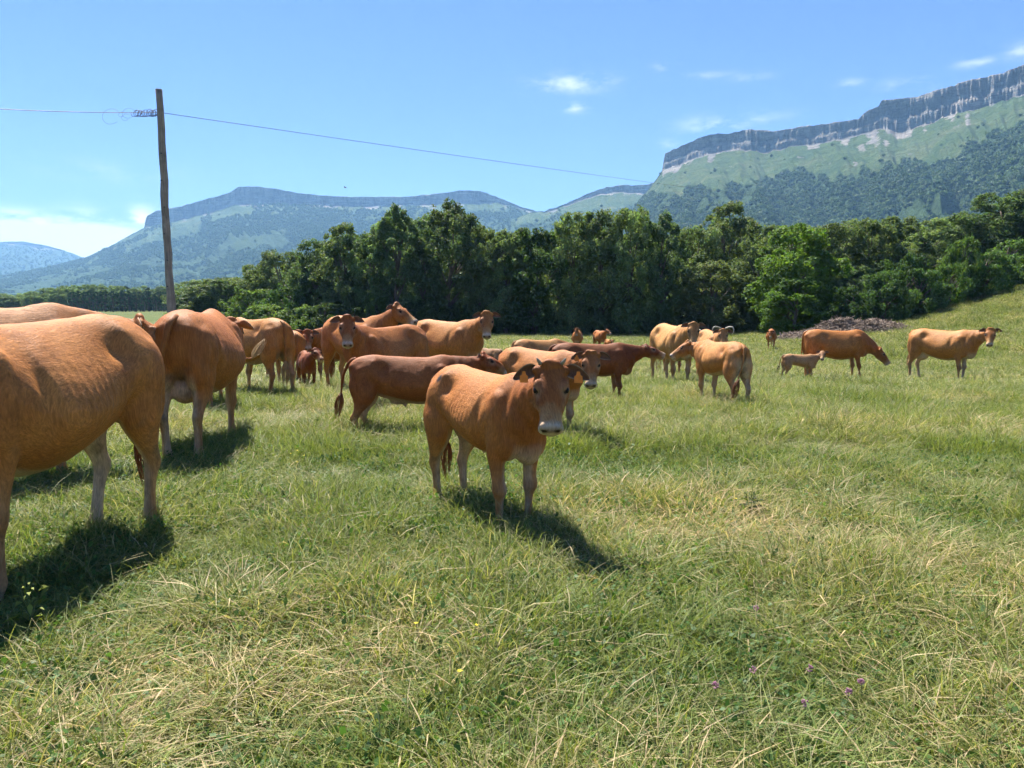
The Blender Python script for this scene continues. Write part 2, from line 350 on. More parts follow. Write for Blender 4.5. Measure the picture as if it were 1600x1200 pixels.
# ------------------------------------------------------------------ mountains
WOODS = []
def mountain(name, crest, cliff, woodtop, D, Dfoot, seed, nx=420, zfoot=-8, rocks=None, wooddens=1.0, treesize=9, skip_w=None, relief=1.0, kwood=1.0, cliff_run=.36, patchy=.55):
    """A land form seen from the field.  crest/cliff/woodtop: (bearing, height-angle) readings; D: how far away the cliff stands."""
    c = np.array(crest, float); px = np.linspace(c[0,0], c[-1,0], nx)
    d = np.interp(px, *np.array(D, float).T); df = np.interp(px, *np.array(Dfoot, float).T)
    def zz(y, dist): return CAM_H + kel(y)*dist
    P0 = xyz(px*.05, seed, 0)
    yc = np.interp(px, c[:,0], c[:,1]) + 1.0*vnoise(P0*3.1, seed)*relief
    cl = np.interp(px, *np.array(cliff, float).T) + 1.6*vnoise(P0*2.3, seed+5)*relief
    cl = np.maximum(cl, yc + .3)
    wt_ = np.interp(px, *np.array(woodtop, float).T) + 16*fbm(P0*1.6, seed+9, 4)*relief
    zc, zl = zz(yc, d), zz(cl, d)
    rows, rock, wood = [], [], []
    def add(dist, z, r, w):
        rows.append(np.stack([(px-800)/F*dist*(CP - SP*(z-CAM_H)/dist), dist, z], -1)); rock.append(np.broadcast_to(r, px.shape).copy()); wood.append(np.broadcast_to(w, px.shape).copy())
    thick = (zc - zl)
    # flat top running back, then the cliff in ledges
    for k, b in ((0, 700), (1, 250), (2, 60), (3, 15)):
        add(d + b, zc - (.05*b + 1.0), np.full(nx, .25), 0.2)
    nc = 16
    for k in range(nc+1):
        t = k/nc
        # two beds with a ledge between
        run = cliff_run*thick*(t*.40 + .60*(1/(1+np.exp(-(t-.60)*26))))
        n = fbm(np.stack([px*.10, np.full(nx, t*1.2), np.full(nx, seed*.7)], -1), seed+2, 5, .6)*thick*.30*relief + (.11-.32*np.abs(fbm(np.stack([px*.22, np.full(nx, t*1.0), np.full(nx, seed*.4)], -1), seed+52, 3, .6)))*thick*relief + vnoise(np.stack([px*.022, np.full(nx, t*.5), np.full(nx, .3)], -1), seed+3)*thick*.35*relief
        add(d - run + n*min(1, .35+t*3)*(1-.3*t), zc - thick*t, np.where(thick > 6, 1.0, .1), 0.)
    d1 = rows[-1][:, 1]                                  # the foot of the wall, evened out: spurs of rock must not print down the slope
    kw = 31; kern = np.hanning(kw+2)[1:-1]; kern /= kern.sum()
    d1 = np.convolve(np.pad(d1, kw//2, mode='edge'), kern, 'valid') - .10*thick
    ns = 84
    for k in range(1, ns+1):
        t = k/ns
        dist = d1 + (df - d1)*t
        z = zl + (zfoot - zl)*(t*.80 + .20*(1-(1-t)**2.2))
        spur = fbm(np.stack([px*.016 - t*2.0, np.full(nx, t*2.2), np.full(nx, seed*1.3)], -1), seed+4, 5, .55)
        spur2 = np.abs(fbm(np.stack([px*.040 - t*5.0, np.full(nx, t*2.5), np.full(nx, seed*.3)], -1), seed+14, 4, .55))
        amp = np.abs(zl - zfoot)*(.20*spur - .11*spur2)*min(1, t*2.2+.05)*min(1, (1-t)*3+.15)*relief
        z = z + amp
        ypx = HOR - (z - CAM_H)/dist*F
        w = np.clip((ypx - wt_)/16 + .45 + .5*fbm(np.stack([px*.06, np.full(nx, t*9.0), np.full(nx, seed*.9)], -1), seed+44, 4), 0, 1)
        r = np.clip(.40 - t*4.0 + .35*vnoise(np.stack([px*.09, np.full(nx, t*6.), np.full(nx, 1.)], -1), seed+6), 0, .8)*np.where(thick > 6, 1, 0)
        if rocks:
            for (rx, ry, rw, rh, st) in rocks:
                r = np.maximum(r, st*np.exp(-(((px-rx)/rw)**2 + ((ypx-ry)/rh)**2)))
        add(dist, z, r, w*kwood)
    V = np.stack(rows); nr = len(rows)
    a = np.arange(nr-1)[:, None]*nx + np.arange(nx-1)[None]
    Fq = np.stack([a, a+nx, a+nx+1, a+1], -1).reshape(-1, 4)
    R, W = np.stack(rock), np.stack(wood)
    o = obj_np(name, V.reshape(-1, 3), Fq, MAT_MOUNT, smooth=True, attrs={'rock': R.ravel(), 'wood': W.ravel()})
    tag(o, kind='structure')
    # trees on the slope: sampled in the wooded cells
    rng = rs(seed+100); P4 = V[:-1,:-1]; A = np.linalg.norm(np.cross(V[1:,:-1]-P4, V[:-1,1:]-P4), axis=-1)
    wc = (W[:-1,:-1] + patchy*fbm(P4*(.010 if patchy < 1 else .0045), seed+31, 4))
    wc = np.clip((wc-.52)*4, 0, 1)
    sc = np.clip(np.where((W[:-1,:-1] > .02) | (R[:-1,:-1] < .3), .007, 0.0), 0, 1)
    prob = (np.clip(wc, 0, 1) + sc)*(R[:-1,:-1] < .75)*A
    prob[:18] = 0
    n = int(wooddens); idx = rng.choice(prob.size, n, p=prob.ravel()/prob.sum())
    i, j = np.divmod(idx, nx-1); u, v = rng.rand(n,1), rng.rand(n,1)
    P = V[i,j]*(1-u)*(1-v) + V[i+1,j]*u*(1-v) + V[i,j+1]*(1-u)*v + V[i+1,j+1]*u*v
    WOODS.append((name, P, treesize*(.45+.65*rng.rand(n)**1.3)))
    return o

mountain('cliff_mountain',
    [(985,330),(1010,300),(1034,268),(1039,240),(1060,230),(1090,216),(1112,209),(1137,208),(1169,202),(1210,205),(1250,198),(1299,192),(1340,186),(1356,173),(1372,166),(1378,156),(1405,154),(1437,151),(1478,137),(1518,124),(1567,114),(1600,100),(1660,92),(1760,86),(1950,95)],
    [(985,331),(1010,301),(1034,269),(1037,266),(1072,255),(1104,242),(1153,234),(1194,240),(1234,232),(1295,222),(1340,212),(1376,202),(1409,210),(1429,202),(1458,196),(1478,186),(1518,177),(1559,165),(1600,153),(1700,145),(1950,150)],
    [(985,318),(1072,303),(1133,299),(1194,279),(1242,271),(1295,279),(1336,275),(1397,259),(1458,263),(1518,234),(1600,206),(1950,200)],
    [(985,2050),(1037,1950),(1340,1650),(1600,1450),(1950,1300)], [(985,900),(1300,700),(1950,420)], 3, nx=1000, patchy=.95,
    rocks=[(1364,222,20,22,.62),(1345,240,12,12,.55),(1385,232,10,18,.55),(1490,208,22,7,.52),(1512,196,9,20,.60),(1420,248,14,5,.5),(1335,262,10,8,.5),(1300,262,12,5,.48),(1250,252,16,5,.48),(1140,266,20,4,.45)], wooddens=17000, treesize=7.5)
mountain('middle_ridge',
    [(770,352),(831,331),(850,330),(887,317),(910,306),(940,294),(962,290),(1000,289),(1040,283),(1100,290),(1300,300)],
    [(770,353),(831,332),(850,332),(887,320),(910,312),(940,303),(962,300),(1000,302),(1040,305),(1100,310),(1300,320)],
    [(770,352),(840,342),(900,335),(940,330),(1000,325),(1300,320)],
    [(770,2900),(1300,2600)], [(770,1500),(1300,1200)], 11, nx=260, rocks=[(935,306,30,5,.7),(975,300,30,6,.7)], wooddens=3500, treesize=9, zfoot=0)
mountain('far_mesa',
    [(-120,450),(0,431),(67,419),(133,402),(167,387),(200,369),(226,356),(228,338),(243,330),(283,322),(333,308),(360,300),(373,292),(393,291),(433,295),(467,302),(500,305),(550,308),(640,307),(670,304),(700,300),(722,297),(752,299),(775,307),(812,322),(850,334),(900,350),(1000,380)],
    [(-120,451),(0,432),(67,420),(133,403),(167,388),(200,370),(226,357),(229,354),(283,343),(333,330),(367,320),(433,317),(500,319),(560,321),(640,322),(700,318),(740,318),(775,316),(812,325),(850,336),(1000,382)],
    [(-120,436),(0,421),(133,403),(228,376),(300,354),(360,338),(420,328),(470,332),(520,326),(600,330),(800,326),(1000,365)],
    [(-120,3600),(400,3400),(1000,3400)], [(-120,1900),(1000,1700)], 23, nx=520, rocks=[(520,325,60,4,.6),(250,372,30,6,.35)], wooddens=22000, treesize=9, patchy=1.7, kwood=.8, relief=.8, zfoot=10, cliff_run=.15)
mountain('far_hills',
    [(-500,372),(-250,384),(-100,380),(0,378),(40,377),(90,388),(130,402),(200,410),(330,420)],
    [(-500,373),(0,379),(330,421)], [(-500,372),(0,372),(40,372),(130,396),(330,400)],
    [(-500,6200),(330,6200)], [(-500,3900),(330,3900)], 37, nx=160, wooddens=3500, treesize=17, relief=.8, zfoot=30)

# ------------------------------------------------------------------ scatter (for stuff only)
def scatter(name, P, rot, scl, idx, coll, extra, mat_holder=None, label=None, cat=None, kind='stuff'):
    me = bpy.data.meshes.new(name); me.vertices.add(len(P)); me.vertices.foreach_set('co', np.asarray(P, np.float32).ravel())
    for an, ty, v, key in (('rot','FLOAT_VECTOR',rot,'vector'),('scl','FLOAT_VECTOR',scl,'vector'),('pick','INT',idx,'value')):
        a = me.attributes.new(an, ty, 'POINT'); a.data.foreach_set(key, np.asarray(v, np.int32 if ty=='INT' else np.float32).ravel())
    for an, v in extra.items():
        a = me.attributes.new(an, 'FLOAT', 'POINT'); a.data.foreach_set('value', np.asarray(v, np.float32))
    o = link(bpy.data.objects.new(name, me)); tag(o, label, cat, None, kind)
    ng = bpy.data.node_groups.new(name + '_nodes', 'GeometryNodeTree')
    ng.interface.new_socket('Geometry', in_out='INPUT', socket_type='NodeSocketGeometry'); ng.interface.new_socket('Geometry', in_out='OUTPUT', socket_type='NodeSocketGeometry')
    gi, go = ng.nodes.new('NodeGroupInput'), ng.nodes.new('NodeGroupOutput')
    ci = ng.nodes.new('GeometryNodeCollectionInfo'); ci.inputs['Collection'].default_value = coll
    ci.inputs['Separate Children'].default_value = True; ci.inputs['Reset Children'].default_value = True
    ip = ng.nodes.new('GeometryNodeInstanceOnPoints'); ip.inputs['Pick Instance'].default_value = True
    def na(n_, ty):
        a = ng.nodes.new('GeometryNodeInputNamedAttribute'); a.data_type = ty; a.inputs['Name'].default_value = n_; return a.outputs['Attribute']
    L = ng.links.new
    mp_ = ng.nodes.new('GeometryNodeMeshToPoints'); L(gi.outputs[0], mp_.inputs[0]); L(mp_.outputs[0], ip.inputs['Points'])
    L(ci.outputs[0], ip.inputs['Instance']); L(na('pick','INT'), ip.inputs['Instance Index'])
    L(na('rot','FLOAT_VECTOR'), ip.inputs['Rotation']); L(na('scl','FLOAT_VECTOR'), ip.inputs['Scale'])
    L(ip.outputs[0], go.inputs[0])
    md = o.modifiers.new('scatter', 'NODES'); md.node_group = ng
    return o
def hidden_coll(name): return bpy.data.collections.new(name)      # never linked to the scene: only a source of meshes

# lumpy little trees for the mountain woods
def lumpy(seed, n=70):
    rng = rs(seed); V, Fc, C = [], [], []
    d = rng.randn(n, 3); d[:, 2] = np.abs(d[:, 2])*.9 - .15; d /= np.linalg.norm(d, axis=1)[:, None]
    r = .36 + .16*rng.rand(n)
    base = d*r[:, None]*np.array([1, 1, 1.05]) + np.array([0, 0, .42])
    for i in range(n):
        s = .10 + .09*rng.rand(); a = rng.randn(3)*.8 + d[i]; a /= np.linalg.norm(a)
        u = np.cross(a, rng.randn(3)); u /= np.linalg.norm(u); w = np.cross(a, u)
        k = len(V); V += [base[i]+s*u, base[i]+s*w+a*s*.3, base[i]-s*u, base[i]-s*w+a*s*.3]; Fc.append((k, k+1, k+2, k+3))
        t = .75+.5*rng.rand(); C += [(t, t, t)]*4
    # inner body so the little crowns are not see-through
    m, q = 8, 5
    k0 = len(V)
    for i in range(q+1):
        for j in range(m):
            th = math.pi*i/q; ph = 2*math.pi*j/m; rr = .33*(1+.18*rng.randn()*(0 < i < q))
            V.append(np.array([math.sin(th)*math.cos(ph)*rr, math.sin(th)*math.sin(ph)*rr, .42+math.cos(th)*rr*1.05])); C.append((.7,.7,.7))
    for i in range(q):
        for j in range(m):
            j2 = (j+1) % m; Fc.append((k0+i*m+j, k0+(i+1)*m+j, k0+(i+1)*m+j2, k0+i*m+j2))
    return np.array(V), np.array(Fc), np.array(C)*np.array([.085, .135, .045])
cw = hidden_coll('hillside_tree_shapes')
for k in range(5):
    V, Fc, C = lumpy(50+k); me = mesh_np('hillside_crown', V, Fc, cols=C); me.materials.append(leafy('hill_leaves', None, .2, .7) if k == 0 else bpy.data.materials['hill_leaves'])
    cw.objects.link(bpy.data.objects.new('hillside_crown', me))
for nm, P, s in WOODS:
    rng = rs(len(P)); n = len(P)
    rot = np.zeros((n, 3)); rot[:, 2] = rng.rand(n)*6.28
    sc = np.stack([s*(.9+.5*rng.rand(n)), s*(.9+.5*rng.rand(n)), s*(.8+.4*rng.rand(n))], -1)
    P = P.copy(); P[:, 2] -= s*.12
    lab = {'cliff_mountain':'broadleaf woods and bushes on the slope under the right hand cliffs','middle_ridge':'hazy woods on the low ridge between the two mountains',
           'far_mesa':'blue hazy woods covering the slopes of the far flat topped mountain','far_hills':'pale blue woods on the distant hills at the left'}[nm]
    scatter('hillside_woods', P, rot, sc, rng.randint(0, 5, n), cw, {}, label=lab, cat='woods')
# ------------------------------------------------------------------ cattle
def nrm(v): v = np.asarray(v, float); return v/(np.linalg.norm(v)+1e-12)
def loft(st, n=28):
    """st: rows of (centre, side, up, half width, up extent, down extent, roundness, top taper, bottom taper)"""
    V, Fc = [], []
    a = np.arange(n)/n*2*np.pi
    ca, sa = np.cos(a), np.sin(a)
    for C, S, U, w, hu, hd, p, tt, tb in st:
        y = np.sign(ca)*np.abs(ca)**p*w; z = np.sign(sa)*np.abs(sa)**p*np.where(sa >= 0, hu, hd)
        f = np.where(sa >= 0, 1-(1-tt)*np.abs(sa)**1.5, 1-(1-tb)*np.abs(sa)**1.5); y = y*f
        V.append(np.asarray(C) + y[:,None]*np.asarray(S) + z[:,None]*np.asarray(U))
    m = len(V); V = np.concatenate(V)
    for i in range(m-1):
        for j in range(n):
            k = (j+1) % n; Fc.append((i*n+j, i*n+k, (i+1)*n+k, (i+1)*n+j))
    V = np.vstack([V, V[:n].mean(0), V[-n:].mean(0)]); e = len(V)
    for j in range(n):
        k = (j+1) % n; Fc.append((e-2, k, j)); Fc.append((e-1, (m-1)*n+j, (m-1)*n+k))
    return V, Fc
def dense(rows, k=4):
    """smooth resampling (Catmull-Rom) of numeric rows"""
    R = np.array(rows, float); out = []
    for i in range(len(R)-1):
        p0, p1, p2, p3 = R[max(i-1,0)], R[i], R[i+1], R[min(i+2,len(R)-1)]
        for t in np.arange(k)/k:
            out.append(.5*((2*p1) + (-p0+p2)*t + (2*p0-5*p1+4*p2-p3)*t*t + (-p0+3*p1-3*p2+p3)*t**3))
    out.append(R[-1]); return np.array(out)
def ellipsoid(c, r, n=14, R=None):
    V = []
    for i in range(n+1):
        th = math.pi*i/n
        for j in range(n*2):
            ph = math.pi*j/n; V.append((math.sin(th)*math.cos(ph)*r[0], math.sin(th)*math.sin(ph)*r[1], math.cos(th)*r[2]))
    V = np.array(V)
    if R is not None: V = V @ np.asarray(R).T
    V = V + np.asarray(c); m = 2*n; Fc = []
    for i in range(n):
        for j in range(m):
            k = (j+1) % m; Fc.append((i*m+j, (i+1)*m+j, (i+1)*m+k, i*m+k))
    return V, Fc

def remesh(pieces, voxel):
    vs_, fs, o = [], [], 0
    for V, Fc in pieces:
        vs_.extend(map(tuple, V.tolist()))
        for f in Fc:
            g = [];
            for i in f:
                if i+o not in g: g.append(int(i)+o)
            if len(g) > 2: fs.append(g)
        o += len(V)
    me = bpy.data.meshes.new('raw'); me.from_pydata(vs_, [], fs); me.update()
    ob = bpy.data.objects.new('raw', me); COL.objects.link(ob)
    md = ob.modifiers.new('r', 'REMESH'); md.mode = 'VOXEL'; md.voxel_size = voxel; md.adaptivity = 0
    dg = bpy.context.evaluated_depsgraph_get(); dg.update()
    ev = ob.evaluated_get(dg); m2 = bpy.data.meshes.new_from_object(ev)
    bpy.data.objects.remove(ob); bpy.data.meshes.remove(me)
    n = len(m2.vertices); V = np.empty(n*3, np.float32); m2.vertices.foreach_get('co', V)
    e = np.empty(len(m2.edges)*2, np.int32); m2.edges.foreach_get('vertices', e)
    return m2, V.reshape(-1, 3).astype(float), e.reshape(-1, 2)
def smooth_v(V, E, w, it):
    n = len(V); deg = np.bincount(E.ravel(), minlength=n).astype(float)
    for _ in range(it):
        A = np.stack([np.bincount(E[:,0], V[E[:,1],c], n) + np.bincount(E[:,1], V[E[:,0],c], n) for c in range(3)], -1)/deg[:,None]
        V = V + (A - V)*(w[:,None]*.6)
    return V

def gauss(P, c, r):
    d = (P - np.asarray(c))/np.asarray(r); return np.exp(-(d*d).sum(-1))

CREAM = np.array([.60, .47, .31]); PALE = np.array([.40, .26, .13])
def animal(name, px, Y, heading, size=1.0, label='', cat='cow', group='cattle in the meadow', age=0.0, coat=(.40,.155,.048), neck=(0, 32), head=(0, -48),
           legs=((0,0),(0,0),(0,0),(0,0)), tail='hang', voxel=None, horns=None, tags=(), udder=False, ears=(-14, 6), girth=1.0, dark=0.35, pale=0.5, X=None,
           tuft=None, length=1.0, muzzle=1.0, prepuce=False, rump_pale=0.0, patch=None, dz=0.0, bend=0.0, legdark=0.0):
    """heading: degrees, 0 = image right, 90 = away.  neck=(yaw, pitch) of the neck against the body, head=(yaw, pitch) of the face in the body frame.
    age 0 = grown, 1 = young calf."""
    if X is None: X = at(px, Y)
    rng = rs(int(abs(X*1000)+Y*77))
    vox = (voxel or min(.030, max(.0115, Y*.0013)))/size
    g = age
    P_ = []
    belly = .10*g                       # calves are shallower below
    wd = (1-.16*g)*girth
    L = length
    ZS = np.array([0,0,1.]); SY = np.array([0,1.,0]); UX = ZS
    # trunk: x, top, bottom, half width, height of the widest line (0..1), roundness, top taper
    rows = [(-.825,1.215,1.035,.055,.5,.95,.9),(-.80,1.275,.94,.135,.5,.9,.85),(-.75,1.325,.86,.195,.52,.86,.78),(-.66,1.362,.79,.235,.55,.84,.70),(-.55,1.385,.755,.258,.55,.84,.66),(-.45,1.392,.735,.268,.50,.86,.66),
            (-.33,1.378,.69,.262,.42,.90,.66),(-.18,1.368,.645,.285,.40,.93,.62),(0.0,1.358,.605,.325,.40,.95,.58),(.15,1.352,.592,.338,.41,.95,.56),(.30,1.352,.60,.322,.43,.94,.55),(.42,1.372,.625,.288,.46,.92,.52),
            (.53,1.392,.655,.262,.48,.90,.46),(.64,1.372,.69,.238,.48,.9,.50),(.74,1.315,.735,.205,.46,.92,.62),(.82,1.22,.80,.155,.45,.95,.75),(.87,1.11,.87,.09,.5,1.,.85)]
    st = []
    for x, top, bot, w, m, p, tt in dense(rows, 4):
        b2 = bot + belly*math.exp(-((x+.1)/.5)**2)*1.2 + belly*.5 + (1-girth)*.25*math.exp(-((x-.1)/.4)**2)
        zc = b2 + (top-b2)*m; ww = w*wd
        st.append(((x*L, bend*(x-.1)**2, zc), SY, ZS, ww, top-zc, zc-b2, p, tt, .72))
    P_.append(loft(st, 36))
    # haunches, shoulders, hook and pin bones, brisket
    for s in (-1, 1):
        P_.append(ellipsoid((-.60*L, s*.135*wd, 1.02), (.205, .135*wd, .27)))
        P_.append(ellipsoid((-.665*L, s*.135*wd, .86), (.135, .105*wd, .20)))
        P_.append(ellipsoid((.53*L, s*.165*wd, .98), (.165, .105*wd, .27)))
        P_.append(ellipsoid((.60*L, s*.135*wd, .84), (.13, .10*wd, .16)))
    P_.append(ellipsoid((.70*L, 0, .80), (.15, .10*wd, .15)))
    if udder:
        P_.append(ellipsoid((-.50*L, 0, .68), (.17, .13, .13)))
    if prepuce:
        P_.append(ellipsoid((-.12*L, 0, .635+belly*1.5), (.13, .035, .055)))
        P_.append(ellipsoid((-.02*L, 0, .585+belly*1.5), (.03, .025, .05)))
    # legs: rows x, y, z, fore-aft radius, side radius
    lw = 1.10 + .10*g
    fl = [(.52,.150,.98,.12,.075),(.515,.165,.86,.112,.080),(.495,.170,.74,.085,.070),(.49,.166,.62,.064,.056),(.495,.160,.52,.053,.048),(.508,.157,.445,.060,.054),(.508,.155,.405,.054,.050),(.495,.153,.35,.033,.032),
          (.49,.152,.25,.0305,.029),(.49,.152,.165,.034,.033),(.495,.152,.125,.042,.041),(.512,.152,.085,.036,.038),(.53,.152,.055,.046,.046),(.54,.152,.012,.058,.052)]
    hl = [(-.60,.130,1.05,.18,.10),(-.60,.155,.92,.19,.108),(-.585,.168,.80,.168,.100),(-.595,.170,.69,.125,.082),(-.635,.165,.60,.085,.062),(-.675,.160,.53,.062,.048),(-.712,.155,.47,.062,.044),(-.712,.152,.425,.052,.040),
          (-.690,.150,.36,.038,.034),(-.678,.150,.26,.034,.031),(-.672,.150,.17,.037,.035),(-.665,.150,.13,.044,.043),(-.645,.150,.088,.037,.040),(-.628,.150,.055,.047,.047),(-.618,.150,.012,.058,.053)]
    feet = []
    for q, (rows_, s) in enumerate(((fl, 1), (fl, -1), (hl, 1), (hl, -1))):
        dx, dy = legs[q]; st = []; ztop = .92
        R = dense(rows_, 3)
        pts = []
        for x, y, z, rx, ry in R:
            k = max(0, 1 - z/ztop)
            kk = k**1.15
            pts.append((x*L + dx*kk, s*(y*(.9+.1*wd)) + dy*kk, z*(1+0*g)))
        pts = np.array(pts)
        for i, (x, y, z, rx, ry) in enumerate(R):
            st.append((pts[i], np.array([0,1.,0]), np.array([1.,0,0]), ry*lw, rx*lw*.96, rx*lw*1.04, 1.0, .9, .9))
        P_.append(loft(st, 18))
        feet.append(pts[-1])
    # head frame
    hyaw = head[0]
    if hyaw == 'cam':                                   # the face turned to the viewer standing at the origin
        hx_, hy_ = X + math.cos(math.radians(heading))*.95*size, Y + math.sin(math.radians(heading))*.95*size
        hyaw = math.degrees(math.atan2(-hy_, -hx_)) - heading
        hyaw = (hyaw + 180) % 360 - 180
    hy, hp = math.radians(hyaw), math.radians(head[1])
    A = np.array([math.cos(hp)*math.cos(hy), math.cos(hp)*math.sin(hy), math.sin(hp)])
    S = nrm(np.cross(ZS, A)); U = np.cross(A, S)
    hs = (1.04 + .22*g); fl_ = .885 - .07*g                # calves: larger, shorter heads
    ny, npi = math.radians(neck[0]), math.radians(neck[1])
    Nd = np.array([math.cos(npi)*math.cos(ny), math.cos(npi)*math.sin(ny), math.sin(npi)])
    nb = np.array([.60*L, 0, 1.09]); NL = .60*(1-.04*g)
    J = nb + NL*Nd
    HO = J - A*.09*hs + U*.105*hs
    c0, c1 = np.array([.40*L, 0, 1.07]), nb + np.array([.12, 0, .02]) + Nd*.10
    c3 = J + A*.02; c2 = J - nrm(Nd*1.0 + A*.25)*.18
    st = []
    nk = [(0,.34,.34,.185),(.2,.31,.35,.175),(.4,.25,.29,.150),(.6,.185,.21,.122),(.8,.15,.155,.104),(1.0,.125,.125,.095)]
    for t in np.linspace(0, 1, 22):
        C = (1-t)**3*c0 + 3*(1-t)**2*t*c1 + 3*(1-t)*t*t*c2 + t**3*c3
        T = nrm(3*(1-t)**2*(c1-c0) + 6*(1-t)*t*(c2-c1) + 3*t*t*(c3-c2))
        Sd = nrm(np.cross(ZS, T)*(1-t*.6) + S*(t*.6)); Ud = nrm(np.cross(T, Sd))
        if t < .25:
            bl = t/.25; Ud = nrm(ZS*(1-bl) + Ud*bl)
        hu, hd, w = [np.interp(t, [r[0] for r in nk], [r[i] for r in nk]) for i in (1, 2, 3)]
        k = .90 - .06*g
        st.append((C, Sd, Ud, w*(.9+.1*wd)*(1-.08*g), hu*k, hd*k, .95, .55, .60))
    P_.append(loft(st, 28))
    neckpath = np.array([s_[0] for s_ in st])
    hr = [(.0,.078,-.030,-.115),(.040,.104,-.002,-.18),(.12,.116,.006,-.222),(.19,.116,.010,-.226),(.255,.102,.008,-.214),(.32,.081,.004,-.188),(.385,.070,.002,-.166),(.435,.071,.001,-.155),(.475,.079,-.002,-.150),(.50,.077,-.010,-.142),(.518,.056,-.030,-.120)]
    st = []
    for t, w, du, dv in dense(hr, 4):
        m = (du*.42 + dv*.58) if t < .4 else (du+dv)/2
        st.append((HO + A*t*hs*fl_ + U*m*hs, S, U, w*hs, (du-m)*hs, (m-dv)*hs, .80, .86, .50 if t < .42 else .80))
    P_.append(loft(st, 26))
    def hpt(t, s, u): return HO + (A*t*fl_ + S*s + U*u)*hs
    R3 = np.stack([A, S, U], 1)
    for s in (-1, 1):
        P_.append(ellipsoid(hpt(.165, s*.086, -.022), (.042*hs, .024*hs, .026*hs), 10, R3))     # brow
        P_.append(ellipsoid(hpt(.27, s*.072, -.060), (.08*hs, .018*hs, .03*hs), 10, R3))        # cheek bone
        P_.append(ellipsoid(hpt(.482, s*.042, -.028), (.030*hs, .028*hs, .026*hs), 10, R3))     # nostril wing
        P_.append(ellipsoid(hpt(.035, s*.080, -.045), (.032*hs, .045*hs, .032*hs), 10, R3))     # ear root
    P_.append(ellipsoid(hpt(.005, 0, -.01), (.035*hs, .075*hs, .035*hs), 10, R3))                 # poll
    P_.append(ellipsoid(hpt(.455, 0, -.140), (.055*hs, .048*hs, .024*hs), 10, R3))               # chin
    me, V, E = remesh(P_, vox)
    H = (V - HO) @ R3 / hs; H[:,0] /= fl_
    inhead = 1/(1+np.exp(-(H[:,0]-.02)*40))*(np.abs(H[:,1]) < .15)*np.clip((H[:,2]+.262)/.02, 0, 1)*(H[:,2] < .12)*(H[:,0] < .62)
    low = np.clip((.62 - V[:,2])/.25, 0, 1)*(V[:,0] < .78*L)
    w = np.clip(1 - .90*inhead - .80*low, .06, 1)
    V = smooth_v(V, E, w, int(min(60, max(4, (.052/vox)**2*.62))))
    # sculpting: hollows, folds, ribs, nostrils, mouth
    n_ = len(V)
    me.vertices.foreach_set('co', V.astype(np.float32).ravel()); me.update()
    Nn = np.empty(n_*3, np.float32); me.vertices.foreach_get('normal', Nn); Nn = Nn.reshape(-1, 3)
    d = np.zeros(n_)
    for s in (-1, 1):
        d -= .042*gauss(V, (-.335*L, s*.25*wd, 1.20), (.085, .14, .085))                 # hollow before the hook bone
        d += .034*gauss(V, (-.445*L, s*.25*wd, 1.31), (.036, .08, .036))
        d += .020*gauss(V, (-.79*L, s*.10, 1.22), (.05, .06, .05))
        d -= .016*gauss(V, (-.665*L, s*.22, 1.27), (.07, .10, .06))                     # beside the tail head
        d -= .030*gauss(V, (.335*L, s*.29*wd, .98), (.045, .14, .24))                    # behind the shoulder
        d -= .022*gauss(V, (.66*L, s*.22*wd, 1.12), (.04, .12, .15))
        d += .012*gauss(V, (.50*L, s*.24*wd, 1.24), (.06, .12, .10))
        d -= .026*gauss(V, (-.40*L, s*.25*wd, .84), (.045, .13, .10))                    # flank fold
        d -= .012*gauss(V, (-.70*L, s*.24*wd, .92), (.03, .13, .20))
    for i, x0 in enumerate(np.arange(-.16, .34, .062)):                                  # ribs
        xx = V[:,0]/L - x0 + .10*(1.1 - V[:,2]); d += .0024*np.exp(-(xx/.019)**2)*np.exp(-((V[:,2]-1.0)/.22)**2)*(np.abs(V[:,1]) > .14)
    # loose skin along the neck
    tn = np.clip((V[:,0]-.55*L)/.5, 0, 1)*(1-inhead)*(V[:,2] > .75)
    d += tn*(.009*np.sin((V[:,0]*1.0 + V[:,2]*.25)*52 + 2.5*vnoise(V*5, 3)))*np.clip(np.abs(V[:,1])*9, 0, 1)
    d += .0045*fbm(V*5.5, 8, 3)*(1-inhead)*(1-low) + .0014*fbm(V*16, 9, 2)*(1-inhead)*(1-.5*low)
    for s in (-1, 1):
        d -= hs*.020*gauss(H, (.500, s*.042, -.038), (.017, .015, .014))
        d -= hs*.010*gauss(H, (.20, s*.104, -.030), (.022, .02, .016))                   # eye socket
        d -= hs*.008*gauss(H, (.30, s*.062, -.015), (.06, .022, .02))
    d -= hs*.008*np.exp(-((H[:,2]+.108+.05*(.52-H[:,0]))/.006)**2)*(H[:,0] > .43)*inhead  # mouth
    d += hs*.006*inhead*np.clip(1-H[:,0]/.12, 0, 1)*np.clip((H[:,2]+.04)/.03, 0, 1)*vnoise(V*60, 5)   # curls on the poll
    V = V + Nn*d[:,None]
    # colour of the coat, region by region
    c0_ = np.array(coat)
    C = np.repeat(c0_[None], n_, 0)
    def blend(m, col):
        nonlocal C
        m = np.clip(m, 0, 1)[:,None]; C = C*(1-m) + np.asarray(col)*m
    nz = fbm(V*3.2, 21, 4)
    C = C*(1 + .16*nz[:,None]*np.array([1, 1.25, 1.3]))
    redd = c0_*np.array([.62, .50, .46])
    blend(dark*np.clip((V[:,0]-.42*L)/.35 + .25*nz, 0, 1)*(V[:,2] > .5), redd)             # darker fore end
    blend(dark*.5*np.clip((.95-V[:,2])/.35 + .25*nz, 0, 1)*(V[:,2] > .6)*(np.abs(V[:,1]) > .12), redd)
